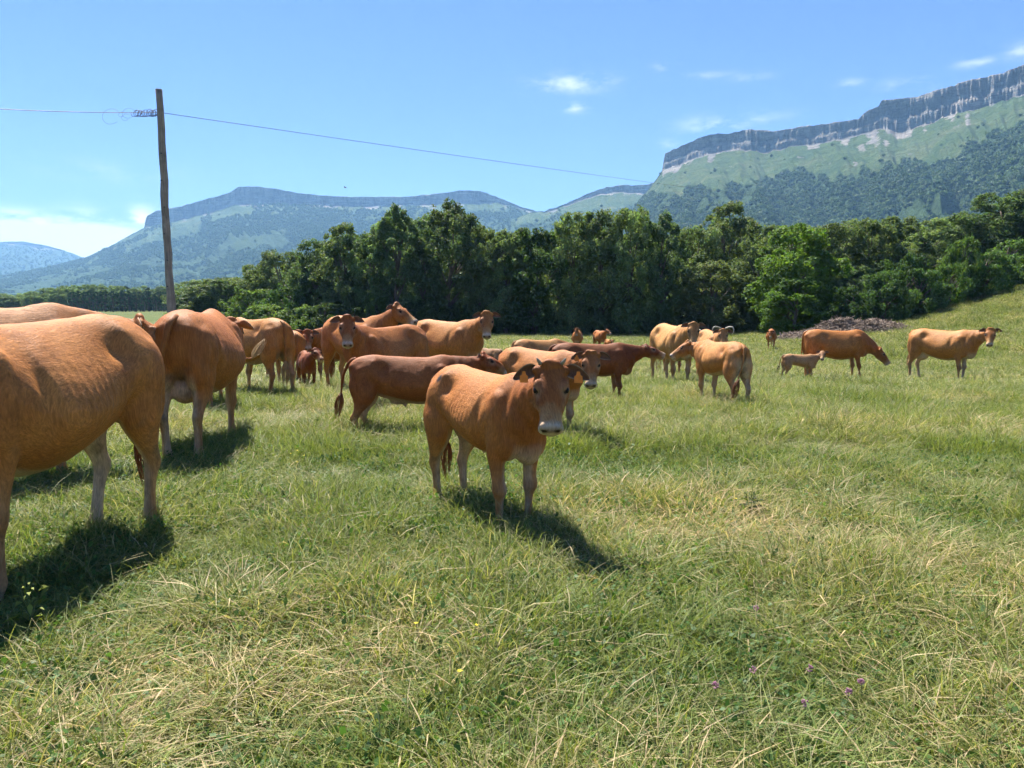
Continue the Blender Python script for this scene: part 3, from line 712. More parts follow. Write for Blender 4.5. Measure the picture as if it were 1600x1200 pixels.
    blend(.55*pale*np.clip((.80+belly-V[:,2])*6, 0, 1)*np.clip(1-np.abs(V[:,1])/.17, 0, 1)*(V[:,0] < .7*L), CREAM*.9)   # belly line
    legm = np.clip((.70-V[:,2])/.25, 0, 1)
    blend(legm*pale*.75, PALE*(1-.35*legdark)); inner = np.clip((.165 - np.abs(V[:,1]))/.03, 0, 1)*np.clip((.85-V[:,2])*8, 0, 1)
    blend(inner*pale*.8, CREAM*.95)
    if rump_pale: 
        blend(rump_pale*np.clip((-.66*L - V[:,0])/.06, 0, 1)*np.clip((1.12-V[:,2])/.12, 0, 1)*np.clip(1-np.abs(V[:,1])/.24, 0, 1), CREAM*1.15)
        blend(rump_pale*1.3*gauss(V, (-.80*L, 0, 1.12), (.12, .045, .16)), (.035,.02,.015))
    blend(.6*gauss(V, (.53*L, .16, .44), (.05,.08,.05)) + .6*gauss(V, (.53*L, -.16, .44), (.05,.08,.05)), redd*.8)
    blend(legm*.6*legdark*(V[:,0] > 0), redd*.5)
    blend(np.clip((.13-V[:,2])/.04, 0, 1)*.55*pale, CREAM*.95)
    if udder: blend(gauss(V, (-.50*L, 0, .62), (.17, .13, .10))*1.6, (.62,.40,.27))
    dirt = np.clip((fbm(V*np.array([9,9,6.]), 33, 4)-.16)*5, 0, 1)*np.clip((-.42*L-V[:,0])/.12, 0, 1)*np.clip((1.0-V[:,2])/.2, 0, 1)*(V[:,2] > .35)
    blend(.55*dirt, (.13,.095,.06))
    dirt = np.clip((fbm(V*np.array([12,12,9.]), 34, 4)-.26)*6, 0, 1)*np.clip((.85-V[:,2])/.2, 0, 1)
    blend(.40*dirt, (.13,.095,.06))
    hm = inhead
    blend(hm*.45*np.clip((H[:,0]-.02)/.1, 0, 1)*np.clip(1-(H[:,0]-.24)/.1, 0, 1), redd*1.05)
    blend(hm*.75*dark*np.clip(1-H[:,0]/.10, 0, 1), redd*.75)
    blend(hm*.5*np.exp(-((H[:,0]-.30)/.09)**2)*np.clip((np.abs(H[:,1])-.03)/.03, 0, 1)*(H[:,2] > -.10), redd*.6)   # dark each side of the nose bridge
    blend(hm*.38*np.clip((-.12-H[:,2])/.05, 0, 1)*np.clip((H[:,0]-.16)/.08, 0, 1), CREAM*.7)               # jaw
    for s in (-1, 1):
        ring = gauss(H, (.20, s*.100, -.034), (.052, .05, .034)); blend(hm*ring*.62, CREAM*.9)
        blend(hm*3.0*gauss(H, (.20, s*.106, -.032), (.026, .03, .016)), (.015,.009,.008))
    mz = np.clip((H[:,0]-.43)/.06 + .5*vnoise(V*24, 4), 0, 1); blend(hm*.80*np.clip((H[:,0]-.30)/.15 + .3*vnoise(V*22, 14), 0, 1), np.array([.46,.29,.13]))
    blend(hm*mz*muzzle*.92, np.array([.56,.47,.36]))
    blend(hm*1.2*np.clip((H[:,0]-.485)/.012, 0, 1)*np.exp(-((H[:,2]+.040)/.032)**2)*(np.abs(H[:,1]) < .055), (.30,.22,.19))   # nose pad
    for s in (-1, 1): blend(hm*2.5*gauss(H, (.506, s*.042, -.038), (.024, .017, .015)), (.012,.008,.007))
    blend(hm*.8*np.exp(-((H[:,2]+.110+.05*(.52-H[:,0]))/.006)**2)*(H[:,0] > .44), (.12,.08,.06))
    if patch:
        for (c_, r_, col) in patch: blend(2.0*gauss(V, c_, r_), col)
    C = np.clip(C, .005, 1)
    me.vertices.foreach_set('co', V.astype(np.float32).ravel()); me.update()
    me.polygons.foreach_set('use_smooth', np.ones(len(me.polygons), bool)); set_col(me, C); me.name = 'body'
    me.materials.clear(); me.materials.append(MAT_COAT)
    zf = gz(X, Y) + dz
    root = empty(name, (X, Y, zf), math.radians(heading)); root.scale = (size,)*3
    tag(root, label, cat, group)
    bo = link(bpy.data.objects.new('body', me), root); bo.shadow_terminator_geometry_offset = .25; bo.shadow_terminator_shading_offset = .1
    near = Y < 16
    # eyes
    for s in (-1, 1):
        V_, F_ = ellipsoid(hpt(.20, s*.0985, -.031), (.021*hs, .013*hs, .0155*hs), 8 if near else 5, R3); build('eye', [(V_, F_)], MAT_EYE, root)
    # ears: cupped leaves
    for q, s in enumerate((-1, 1)):
        up_, back = ears if not isinstance(ears[0], tuple) else ears[q]
        nu, nv = (12, 9) if near else (7, 6)
        EL, EW = .142*hs, .047*hs
        dirn = nrm(S*s*math.cos(math.radians(up_)) + (-A*.45 + U*.55)*math.sin(math.radians(up_)) - A*math.sin(math.radians(back))*.6)
        fa = nrm(U*.85 + A*.35 - dirn*np.dot(U*.85 + A*.35, dirn)); wv = np.cross(dirn, fa)*s      # fa: open side faces forward
        base = hpt(.035, s*.098, -.045)
        lay = []
        for layer in (0, 1):
            for i in range(nu):
                t = i/(nu-1); wid = EW*(math.sin(math.pi*min(1, .22+.74*t**.8)))**.8*(1.0 if t < .97 else .55)
                for j in range(nv):
                    v = j/(nv-1)*2-1
                    cup = (1-v*v)*(.036*hs)*(1-.45*t) ; droop = -.045*hs*t*t
                    p = base + dirn*(EL*t) + wv*(wid*v) + fa*(-cup + (.004*hs if layer == 0 else -.005*hs)) + np.array([0,0,1])*droop
                    lay.append(p)
        Fe = []
        for i in range(nu-1):
            for j in range(nv-1):
                a = i*nv+j; b = nu*nv+a
                Fe.append((a, a+1, a+nv+1, a+nv)); Fe.append((b, b+nv, b+nv+1, b+1))
        def rim(seq):
            for a, b in zip(seq[:-1], seq[1:]): Fe.append((a, b, b+nu*nv, a+nu*nv))
        rim([i*nv for i in range(nu)]); rim([i*nv+nv-1 for i in range(nu)][::-1]); rim([(nu-1)*nv+j for j in range(nv)])
        ce = np.repeat((redd*.9)[None], len(lay), 0)
        ce[:nu*nv] = np.array([.21,.105,.055]); ar = np.arange(nu*nv)
        edge = ((ar % nv) == 0) | ((ar % nv) == nv-1); ce[:nu*nv][edge] = CREAM*.62
        ce[nu*nv:] = c0_*.85
        e = build('ear', [(np.array(lay), Fe)], MAT_COAT, root, cols=ce)
        if (s, 'o') in tags or (s, 'y') in tags:
            o_ = (s, 'o') in tags
            tw, th = .026*hs*(1 if o_ else .75), .033*hs*(1 if o_ else .8)
            cc = base + dirn*EL*.50 + fa*.014*hs - np.array([0,0,1])*(EW*.85)
            dn = np.array([0,0,-1.]); sd = nrm(np.cross(dn, fa)); ff = nrm(np.cross(sd, dn))
            prof = [(-.35,-1.15),(.35,-1.15),(.5,-.5),(1,-.25),(1,1),(-1,1),(-1,-.25),(-.5,-.5)]
            Vt = [cc + sd*tw*a + dn*th*b + ff*k for k in (.003, -.003) for a, b in prof]; m = len(prof)
            Ft = [tuple(range(m)), tuple(range(2*m-1, m-1, -1))] + [(i, (i+1) % m, m+(i+1) % m, m+i) for i in range(m)]
            t_ = build('ear_tag', [(np.array(Vt), [Ft[0]] + [Ft[1]] + Ft[2:])], MAT_TAG if o_ else MAT_TAG_Y, e, smooth=False)
    # horns
    if horns:
        for s in (-1, 1):
            if horns == 'buds':
                p = [hpt(.012, s*.066, .012), hpt(-.002, s*.080, .034), hpt(-.012, s*.088, .052)]; r = [.013*hs, .010*hs, .004*hs]
            else:
                p = [hpt(.00, s*.05, .01), hpt(-.02, s*.14, .05), hpt(.0, s*.215, .075), hpt(.06, s*.245, .06), hpt(.13, s*.235, .02), hpt(.18, s*.20, -.01)]; r = [.023,.022,.018,.014,.009,.003]
                pr = dense([tuple(a)+(b,) for a, b in zip(p, r)], 4); p, r = pr[:, :3], pr[:, 3]
            V_, F_ = tube(p, r, 10); build('horn', [(V_, F_)], MAT_BUD if horns == 'buds' else MAT_HORN, root)
    # hooves: two claws each
    if Y < 24:
        for fx in feet:
            pr = []
            for s in (-1, 1):
                prof = [(-.045,.0),(.075,.0),(.055,.045),(.005,.075),(-.045,.06)]
                y0, y1 = (.005*s, .048*s)
                Vh = [(fx[0]+a*.9, fx[1]+y, b) for y in (y0, y1*.9 if 0 else y1) for a, b in prof]; m = 5
                pr.append((np.array(Vh), [tuple(range(m)), tuple(range(2*m-1, m-1, -1))] + [(i, (i+1) % m, m+(i+1) % m, m+i) for i in range(m)]))
            build('hoof', pr, MAT_HOOF, root, smooth=False)
    # tail
    t0 = np.array([-.72*L, 0, 1.325])
    paths = {'hang': [(-.80*L,0,1.275),(-.832*L,.01,1.13),(-.835*L,.015,.95),(-.84*L,.02,.75),(-.84*L,.02,.60),(-.83*L,.03,.40)],
             'left': [(-.84*L,.02,1.27),(-.88*L,.05,1.12),(-.90*L,.10,.92),(-.92*L,.17,.74),(-.93*L,.20,.60),(-.90*L,.24,.42)],
             'swing': [(-.84*L,-.06,1.25),(-.88*L,-.16,1.10),(-.90*L,-.30,.98),(-.88*L,-.42,.92),(-.84*L,-.52,.98),(-.78*L,-.62,1.10)],
             'out': [(-.80*L,0,1.29),(-.88*L,.02,1.17),(-.93*L,.03,1.02),(-.95*L,.04,.86),(-.97*L,.05,.74),(-1.0*L,.06,.60)]}
    tp = [tuple(t0)] + paths[tail]
    rr = [.034,.032,.024,.018,.015,.012,.009]
    pr = dense([tuple(a)+(b,) for a, b in zip(tp, rr)], 5)
    V_, F_ = tube(pr[:-4, :3], pr[:-4, 3], 10); tl = build('tail', [(V_, F_)], MAT_COAT, root, cols=np.repeat((c0_*.72)[None], len(V_), 0))
    e0, e1 = np.array(pr[-8, :3]), np.array(pr[-1, :3]); ax = nrm(e1-e0); ln = .34
    hp_ = []
    for i in range(46 if near else 14):
        a = rng.rand()*6.28; r0 = .014*rng.rand(); u = nrm(np.cross(ax, (.3,1,.2))); w_ = np.cross(ax, u); o = (u*math.cos(a) + w_*math.sin(a))
        l = ln*(.6+.5*rng.rand()); k = .045+.02*rng.rand(); st_ = e0 - ax*.04*rng.rand()
        g_ = np.array([0,0,-.05]) if tail != 'swing' else np.array([-.02,0,.02])
        p = [st_+o*r0, st_+ax*l*.35+o*k*.9, st_+ax*l*.7+o*k+g_*.4, st_+ax*l+o*k*.45+g_]
        hp_.append(tube(dense(p, 2), np.linspace(.007, .0016, 7), 4))
    build('tail_tuft', hp_, tuft or MAT_TUFT, tl)
    return root
# ------------------------------------------------------------------ the herd
TAN = (.47,.185,.048); RED = (.42,.150,.038); BRN = (.26,.085,.026); LITE = (.50,.24,.080); GOLD = (.50,.215,.060)
G = 'cattle in the meadow'
animal('cow', None, 4.24, -98, 1.045, 'huge red brown cow nearest the viewer, cut off by the left edge of the picture', X=-2.62, coat=TAN, neck=(8, 5), head=(10,-40),
       legs=((.05,0),(.04,0),(-.02,-.02),(.20,.06)), tail='hang', dark=.30, pale=.8, girth=1.10)
animal('cow', None, 5.95, 52, 1.09, 'cow whose long back and one ear show over the huge cow at the left edge', X=-4.2, coat=TAN, neck=(-6, 4), head=(-22,-40), ears=(14,0))
animal('cow', None, 7.75, 98, 1.06, 'cow seen from behind with a pale udder, second in the left row of cows', X=-3.16, coat=RED, neck=(-4, 4), head=(0,-50), udder=True, pale=.8,
       legs=((0,0),(.05,0),(0,-.02),(-.03,.02)), dark=.15, tail='left', girth=1.14)
animal('cow', None, 11.35, 118, .90, 'cow mostly hidden behind the cow with the pale udder, its blond tail swishing', X=-4.42, coat=TAN, tail='swing', tuft=MAT_TUFT_BLOND, neck=(0,30), head=(0,-30))
animal('cow', 402, 13.35, 140, 1.03, 'golden brown cow facing away left, third big cow in the row, long blond tail hanging', coat=GOLD, tail='hang', tuft=MAT_TUFT_BLOND, neck=(6, 5), head=(0,-50), dark=.3, girth=1.04,
       legs=((.0,0),(.1,0),(.12,0),(-.12,0)))
animal('cow', 452, 16.8, 118, .94, 'cow rump just behind the long blond tail, beside the small dark calf', coat=TAN, neck=(0,5), head=(0,-50))
animal('calf', 478, 15.2, -68, .60, 'small dark calf in front of the far cows at the end of the left row', 'calf', age=.9, coat=BRN, neck=(18, 30), head=(25,-38), ears=(5,0), dark=.6, pale=.2, legdark=1)
animal('cow', 442, 19.8, -48, .98, 'cow at the far end of the left row, its face half hidden by a neighbour', coat=TAN, neck=(-12, 18), head=('cam',-50), ears=(0,5))
animal('cow', 531, 17.6, -118, 1.0, 'dark cow with a blaze looking out over the back of the small dark calf', coat=RED, neck=(12, 12), head=('cam',-55), dark=.6, ears=(4,5))
animal('cow', 556, 13.8, -45, 1.05, 'cow with raised head in profile to the right, behind the staring brown cow', coat=TAN, neck=(12, 38), head=(22,-36), dark=.45, ears=(0,25))
animal('cow', 605, 11.2, -124, .91, 'brown cow staring straight ahead with a white muzzle, standing behind the dark bullock', coat=RED, neck=(24, 33), head=('cam',-60), dark=.5, ears=(2,4),
       legs=((0,0),(.05,0),(0,0),(0,0)))
animal('bullock', 634, 8.7, 4, .76, 'dark red bullock in profile facing right, standing just behind the tan bull calf', 'bullock', age=.35, coat=(.34,.108,.028), neck=(-3, 17), head=(-8,-30), length=1.02, dark=.5, pale=.7,
       tail='out', ears=(20,40), prepuce=True, legs=((.05,0),(-.05,0),(.12,0),(-.08,0)), dz=-.09)
animal('cow', 697, 14.4, -42, 1.02, 'broad tan cow facing the camera with ears spread, in front of the tallest trees', coat=GOLD, neck=(-8, 32), head=('cam',-60), dark=.3, ears=(4,3))
animal('calf', 651, 24.5, 60, .62, 'little calf whose hindquarters show at the left of the broad tan cow', 'calf', age=1, coat=LITE, neck=(0,20), head=(0,-30))
animal('calf', 768, 23.0, 130, .62, 'little calf standing behind the head of the broad tan cow, tail to the right', 'calf', age=1, coat=(.30,.16,.07), neck=(0,10), head=(0,-40), tail='left')
animal('calf', None, 5.17, -57, .785, 'tan bull calf with two orange ear tags in the centre, staring at the camera', 'calf', age=.62, X=-.185, coat=(.48,.185,.048), neck=(-8, 27), head=('cam',-62), ears=(-8,2), dark=.75, pale=.75,
       tags=((-1,'o'),(1,'o')), horns='buds', girth=1.05, prepuce=True, legs=((-.03,.02),(.03,.0),(.02,-.03),(-.05,.03)), voxel=.0075, patch=[((-.47,-.215,1.275),(.035,.05,.035),(.02,.016,.014)),((-.485,-.225,1.30),(.012,.03,.012),(.75,.75,.72))], dz=-.02, muzzle=1.0, length=.93)
animal('calf', 842, 8.5, -50, .74, 'tan calf with an orange ear tag looking over the tan bull calf from behind', 'calf', age=.5, coat=(.48,.19,.052), neck=(-8, 16), head=('cam',-60), ears=(-4,2), dark=.5, pale=.85, tags=((-1,'o'),), legs=((.02,0),(.05,0),(0,0),(0,0)))
animal('bullock', 925, 12.1, 6, .72, 'dark chestnut bullock facing right with its neck stretched out, behind the tagged calves', 'bullock', age=.3, coat=(.25,.082,.026), neck=(-3, 10), head=(-6,-24), length=1.10, dark=.6, pale=.25, tail='out', ears=(25,45), legs=((0,0),(.08,0),(0,0),(0,0)))
animal('heifer', 842, 18.2, 25, .88, 'shaggy tan heifer standing with its dark tail to the left, behind the tagged calf', 'heifer', age=.2, coat=LITE, neck=(-5, 0), head=(-20,-30), dark=.6, tail='hang', tuft=MAT_TUFT_DARK, length=.95, dz=-.12)
animal('cow', 902, 46, -97, .98, 'small distant cow facing the camera alone in front of the trees', coat=TAN, neck=(0,34), head=('cam',-62), girth=1.1)
animal('cow', 937, 48, -78, .96, 'small distant cow turned half right beside a tiny calf', coat=RED, neck=(12,28), head=(30,-35))
animal('calf', 951, 46, -80, .60, 'tiny distant calf beside the cow turned half right', 'calf', age=1, coat=TAN, neck=(0,15), head=(0,-45))
animal('cow', 1050, 16.1, -80, .98, 'golden cow with a brown face and both ears spread, left of the rear facing calf', coat=(.54,.27,.085), neck=(-2, 22), head=('cam',-62), dark=.35, ears=(4,3), pale=.7, muzzle=.5, legs=((.03,0),(-.03,0),(.05,0),(-.05,0)))
animal('cow', 1112, 19.8, -86, .96, 'cow with white curved horns looking over the back of the rear facing calf', coat=LITE, neck=(-10, 22), head=('cam',-60), horns='long', ears=(-12,10), dark=.2)
animal('cow', 1060, 22.5, -80, .98, 'horned cow almost hidden behind the golden cow, only its poll and a horn showing', coat=RED, neck=(0,20), head=(-50,-55), horns='long', ears=(-10,10), dark=.3)
animal('calf', 1128, 11.5, 106, .74, 'tan calf seen from behind with pale thighs and its head turned to the left', 'calf', age=.45, coat=(.50,.22,.065), neck=(14, 8), head=(66,-40), dark=.3, pale=1.0, rump_pale=.95, tail='left', ears=(30,50), legs=((0,0),(0,0),(0,.0),(-.02,-.05)))
animal('cow', 1205, 46, -108, .98, 'distant cow facing the camera near the pile of cuttings', coat=RED, neck=(-6, 10), head=('cam',-58), dark=.5)
animal('cow', 1305, 20.2, -4, 1.0, 'orange brown cow walking right with its head lowered, behind the small pale calf', coat=(.48,.185,.048), neck=(-8,-32), head=(-14,-56), dark=.6, girth=1.04, ears=(10,40), legs=((.05,0),(.16,0),(0,0),(0,0)), pale=.3)
animal('calf', 1250, 19.6, 3, .535, 'small pale calf standing in front of the cow with the lowered head', 'calf', age=1.0, coat=(.50,.27,.12), neck=(-4, 28), head=('cam',-45), tail='out', ears=(18,8), dark=.1, pale=.9, legs=((.0,0),(.12,0),(-.10,0),(.05,0)), tuft=MAT_TUFT_DARK)
animal('cow', 1472, 19.3, -56, .98, 'golden cow with a small yellow ear tag, farthest right of the herd', coat=GOLD, neck=(-4, 22), head=('cam',-58), dark=.35, ears=(4,2), tags=((1,'y'),), pale=.9, udder=True, girth=1.02, legs=((.0,0),(.06,0),(.05,0),(-.04,0)))
animal('cow', None, 15.5, 20, .98, 'cow at the extreme left edge, a sliver of its back above the nearer backs', X=-10.9, coat=BRN, neck=(0,20), head=(0,-45))
# ------------------------------------------------------------------ trees
def crown_mesh(name, seed, H=12., W=8., z0=.14, n_leaf=15000, leaf=.135, lobes=46, droop=0.0, col=(.125,.170,.068), pointy=.0, style='round'):
    rng = rs(seed)
    L = []
    while len(L) < lobes:
        t = rng.rand()**.85; z = H*(z0 + (1-z0)*t)*.96
        prof = (1-abs((t-.45)/.58)**2.6)**.5*(1-pointy*t)
        wob = 1 + .16*math.sin(3.1*t*6+seed) ; R = W*.5*prof*wob*(1 if t > .3 else .85+.5*t)
        a = rng.rand()*6.283; r = R*(.35+.60*rng.rand()**.5)
        lr = (.38+.62*rng.rand()**1.5)*(W/8.)*(1.15-.35*t)
        L.append((math.cos(a)*r, math.sin(a)*r, z, lr, .75+.5*rng.rand()))
    L = np.array(L)
    # leaves: on lobe shells, in sprays
    wgt = L[:,3]**2; k = rng.choice(len(L), n_leaf, p=wgt/wgt.sum())
    d = rng.randn(n_leaf, 3); d[:,2] += .05; d /= np.linalg.norm(d, axis=1)[:,None]
    rad = L[k,3]*(.35+.95*rng.rand(n_leaf)**.8)
    c = L[k,:3] + d*rad[:,None]*np.array([1.,1.,1.])
    c += .35*np.stack([vnoise(c*.9, 1), vnoise(c*.9, 2), vnoise(c*.9, 3)], -1)
    c[:,2] -= droop*rad*.8
    keep = (vnoise(c*.75, seed+3) + .6*vnoise(c*1.9, seed+4)) > -.38
    c, d, k = c[keep], d[keep], k[keep]; n = len(c)
    nr = d + rng.randn(n,3)*.75 + np.array([0,0,.15]); nr /= np.linalg.norm(nr, axis=1)[:,None]
    u = np.cross(nr, rng.randn(n,3)); u /= np.linalg.norm(u, axis=1)[:,None]; w = np.cross(nr, u)
    s = leaf*(.55+.85*rng.rand(n))[:,None]
    V = np.stack([c-u*s, c+w*s*.55+nr*s*.12, c+u*s, c-w*s*.55+nr*s*.12], 1).reshape(-1,3)
    Fq = np.arange(4*n).reshape(n,4)
    tone = (.7+.6*rng.rand(n))*L[k,4]
    C = np.array(col)[None]*tone[:,None]*np.stack([1+.25*rng.randn(n)*.4, np.ones(n), 1+.2*rng.randn(n)*.4], -1)
    C = np.clip(C, .004, .4)
    me = mesh_np(name, V, Fq, cols=np.repeat(C, 4, 0)); me.materials.append(MAT_LEAF)
    return me, L
def trunk_mesh(name, seed, L, H, rad=.24):
    rng = rs(seed+900); V, Fc, o = [], [], 0
    def addt(p, r, n=7):
        nonlocal o
        v, f = tube(dense(p, 3), np.interp(np.linspace(0,1,(len(p)-1)*3+1), np.linspace(0,1,len(r)), r), n)
        V.append(v); Fc.extend([tuple(i+o for i in q) for q in f]); o += len(v)
    top = H*.8; j = lambda s: (rng.rand()-.5)*s
    P = [(0,0,-.6),(j(.2),j(.2),H*.12),(j(.6),j(.6),H*.32),(j(.9),j(.9),H*.55),(j(1.1),j(1.1),top)]
    addt(P, [rad*1.35, rad, rad*.8, rad*.5, rad*.15], 9)
    P = np.array(P)
    for i in rng.permutation(len(L))[:20]:
        x,y,z,lr,_ = L[i]; zb = max(H*.10, z*.55); b = np.array([np.interp(zb, P[:,2], P[:,0]), np.interp(zb, P[:,2], P[:,1]), zb])
        e = np.array([x,y,z]); m = (b+e)/2 + np.array([j(.5), j(.5), .3])
        addt([b, m, e], [rad*.38, rad*.2, rad*.06], 5)
    V = np.concatenate(V); me = bpy.data.meshes.new(name); fs = []
    for f in Fc:
        g = list(dict.fromkeys(f)); fs.append(g)
    me.from_pydata(V.tolist(), [], fs); me.update(); me.polygons.foreach_set('use_smooth', np.ones(len(me.polygons), bool)); me.materials.append(MAT_BARK); return me
def make_tree(name, seed, H, W, **kw):
    """a tree (Empty) with crown and trunk, to be copied"""
    cm, L = crown_mesh('crown', seed, H, W, **kw); tm = trunk_mesh('trunk', seed, L, H)
    return dict(name=name, H=H, W=W, crown=cm, trunk=tm)
def put_tree(T, px, Y, top_y, width=None, rz=0.0, label='', cat='tree', group='trees along the edge of the meadow', tint=(1,1,1), base=None, X=None, name=None):
    X = at(px, Y) if X is None else X
    zb = gz(X, Y) if base is None else base
    zt = CAM_H + kel(top_y)*Y
    sz = (zt - zb)/T['H']; sw = ((width/F*Y)/T['W']) if width else sz
    r = empty(name or T['name'], (X, Y, zb - .1), rz); r.scale = (sw, sw, sz); tag(r, label, cat, group)
    for nm in ('crown', 'trunk'):
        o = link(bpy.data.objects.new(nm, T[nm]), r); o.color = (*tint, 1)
    return r
BR = [make_tree('broadleaf_tree', 200+i, 12, 7.5, n_leaf=36000, lobes=120+8*i, z0=.05) for i in range(5)]
TALL = [make_tree('broadleaf_tree', 220+i, 13, 6.2, n_leaf=36000, lobes=130, z0=.03) for i in range(3)]
OPEN = [make_tree('ash_tree', 240+i, 12, 8.5, n_leaf=26000, lobes=100, droop=.5, leaf=.165, col=(.085,.14,.032), z0=.05) for i in range(2)]
BUSH = [make_tree('bush', 260+i, 4.0, 5.5, n_leaf=15000, lobes=80, z0=.02, leaf=.12, col=(.085,.135,.042)) for i in range(3)]
PINE = [make_tree('conifer_tree', 280+i, 11, 3.4, n_leaf=6000, lobes=34, z0=.06, leaf=.16, pointy=.72, col=(.045,.080,.038)) for i in range(2)]
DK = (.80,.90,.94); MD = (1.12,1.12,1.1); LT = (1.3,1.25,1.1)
# front row of the wood, left to right: bearing, distance, top, width, kind, tint, label
rows = [
 (300,118,437,70,BR[0],MD,'low rounded tree left of the wood, just right of the foot of the wooden pole'),
 (352,108,430,95,BR[1],MD,'bushy tree between the wooden pole and the tree with the twin tops'),
 (410,104,412,80,BR[2],MD,'small rounded tree behind the bushes at the left end of the wood'),
 (440,100,390,78,BR[3],(1.05,1.05,1),'pale grey green tree standing up left of the dark wood'),
 (500,88,372,80,BR[4],DK,'dark tree at the left shoulder of the wood'),
 (538,84,350,84,BR[0],MD,'full tree with a stepped left side, below the left shoulder of the wood'),
 (582,82,352,66,TALL[0],DK,'narrow tree directly left of the tall twin topped tree'),
 (622,80,322,76,TALL[1],DK,'tall dark tree, left one of the two highest trees'),
 (664,80,352,54,TALL[2],DK,'slim dark tree filling the notch between the two highest trees'),
 (702,80,310,92,TALL[0],(.85,.9,.9),'highest tree of the wood with a spreading top above the broad tan cow'),
 (752,79,348,70,BR[1],MD,'tree on the right flank of the highest tree'),
 (790,78,358,70,TALL[1],MD,'lower dark tree in the dip at the middle of the wood'),
 (838,77,352,92,OPEN[0],(.62,.66,.85),'open grey green tree with bare limbs showing, middle of the wood'),
 (892,77,330,80,BR[2],MD,'grey green tree rising at the left of the central mass'),
 (935,77,324,84,TALL[2],(.92,.95,.95),'tall tree of the central mass behind the small distant cows'),
 (985,76,322,84,BR[3],MD,'rounded high tree right of centre in the wood'),
 (1030,76,330,70,TALL[0],DK,'dark upright tree at the right end of the central mass'),
 (1088,80,352,88,BR[4],MD,'lower tree in the gap left of the gently domed tree'),
 (1130,84,318,100,BR[0],(1.05,1.02,1),'gently domed tree standing above the horned cow'),
 (1110,74,402,86,BR[1],(1.1,1.0,1.05),'shaggy tree with a greyish crown near the field edge above the golden cow'),
 (1180,76,372,80,BR[2],MD,'dark tree tucked behind the bright green ash'),
 (1232,70,344,120,OPEN[1],(1.25,1.25,1.0),'bright yellow green ash, the lightest tree of the whole wood'),
 (1240,66,430,90,OPEN[0],(1.2,1.3,1.0),'low bright spreading tree below the lightest ash, behind the pile of cuttings'),
 (1300,74,346,100,BR[3],(.95,.95,.95),'olive green tree right of the bright ash'),
 (1352,76,338,92,BR[4],MD,'rounded dark tree above the right end of the pile of cuttings'),
 (1392,80,334,80,TALL[2],MD,'tree rising behind the bushes right of the pile of cuttings'),
 (1440,84,342,96,BR[0],MD,'broad tree above the bushes on the right slope'),
 (1490,88,332,90,BR[1],MD,'tall tree behind the two bright green bushes'),
 (1552,84,300,120,BR[2],DK,'large dark tree near the right edge of the wood'),
 (1610,84,292,110,BR[3],DK,'highest dark tree cut by the right edge of the picture'),
 (1680,84,300,120,BR[4],DK,'dark tree beyond the right edge of the frame'),
 (1335,70,412,80,BR[1],DK,'dark low tree between the pile of cuttings and the olive green tree')]
for i, (px, Y, ty, w, T, tn, lab) in enumerate(rows):
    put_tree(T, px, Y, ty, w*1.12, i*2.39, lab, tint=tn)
# second and third ranks that close the gaps; each a tree of its own
rng = rs(5)
LM = [(345,'pole side bushy tree'),(410,'small rounded tree left of the wood'),(440,'pale grey green tree'),(500,'dark shoulder tree'),(538,'stepped tree'),(582,'narrow tree'),(622,'left one of the two highest trees'),
      (664,'slim notch tree'),(702,'highest tree'),(752,'tree right of the highest tree'),(790,'lower tree in the dip'),(838,'open grey green tree'),(892,'left tree of the central mass'),(935,'tall tree of the central mass'),
      (985,'rounded high tree'),(1030,'upright tree ending the central mass'),(1088,'low tree in the gap'),(1130,'gently domed tree'),(1180,'tree beside the bright ash'),(1232,'bright green ash'),(1300,'olive green tree'),
      (1352,'tree over the brush pile'),(1392,'tree behind the slope bushes'),(1440,'broad tree above the slope'),(1490,'tall tree behind the bright bushes'),(1552,'large dark tree near the right edge'),(1640,'right edge of the picture')]
used_lab = {}
def lm_label(px, pre, rel):
    order = sorted(LM, key=lambda q: abs(q[0]-px)); q = order[0]
    side_ = 'left of' if px < q[0]-7 else ('right of' if px > q[0]+7 else rel)
    lab = '%s %s the %s' % (pre, side_ if side_ == rel else rel + ' and ' + side_, q[1]); k = 0
    while lab in used_lab:
        k += 1; lab = '%s %s the %s' % (pre, ['', 'half hidden', 'low down', 'farther back'][k % 4] + ' ' + rel, q[1]) if k < 4 else '%s %s the %s' % (pre, rel, order[k-3][1])
    used_lab[lab] = 1; return lab
side = ['left shoulder', 'twin topped', 'central mass', 'bright ash', 'right slope']
skyl = lambda p: float(np.interp(p, [280,400,470,540,620,705,790,860,930,1030,1090,1140,1200,1300,1400,1500,1560,1700], [440,425,400,362,335,325,362,350,332,336,350,330,345,345,342,345,320,310]))
for k in range(46):
    px = 330 + k*29 + rng.rand()*14; Y = 86 + 16*rng.rand() + (12 if px < 480 else 0)
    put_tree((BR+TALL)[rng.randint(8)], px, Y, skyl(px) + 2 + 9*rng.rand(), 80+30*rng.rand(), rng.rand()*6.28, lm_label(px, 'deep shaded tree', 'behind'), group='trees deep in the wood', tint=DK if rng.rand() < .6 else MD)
for k in range(34):                                            # understorey along the field edge
    px = 480 + k*25 + rng.rand()*14; Y = 77.5 + 3*rng.rand() - (px > 1150)*(px-1150)*.025
    put_tree(BUSH[rng.randint(3)], px, Y, 492 - 30*rng.rand() - max(0, px-1150)*.06, 48+26*rng.rand(), rng.rand()*6.28, lm_label(px, 'shaded shrub', 'below'), 'bush', 'undergrowth below the wood', (.5+.3*rng.rand(),)*3)
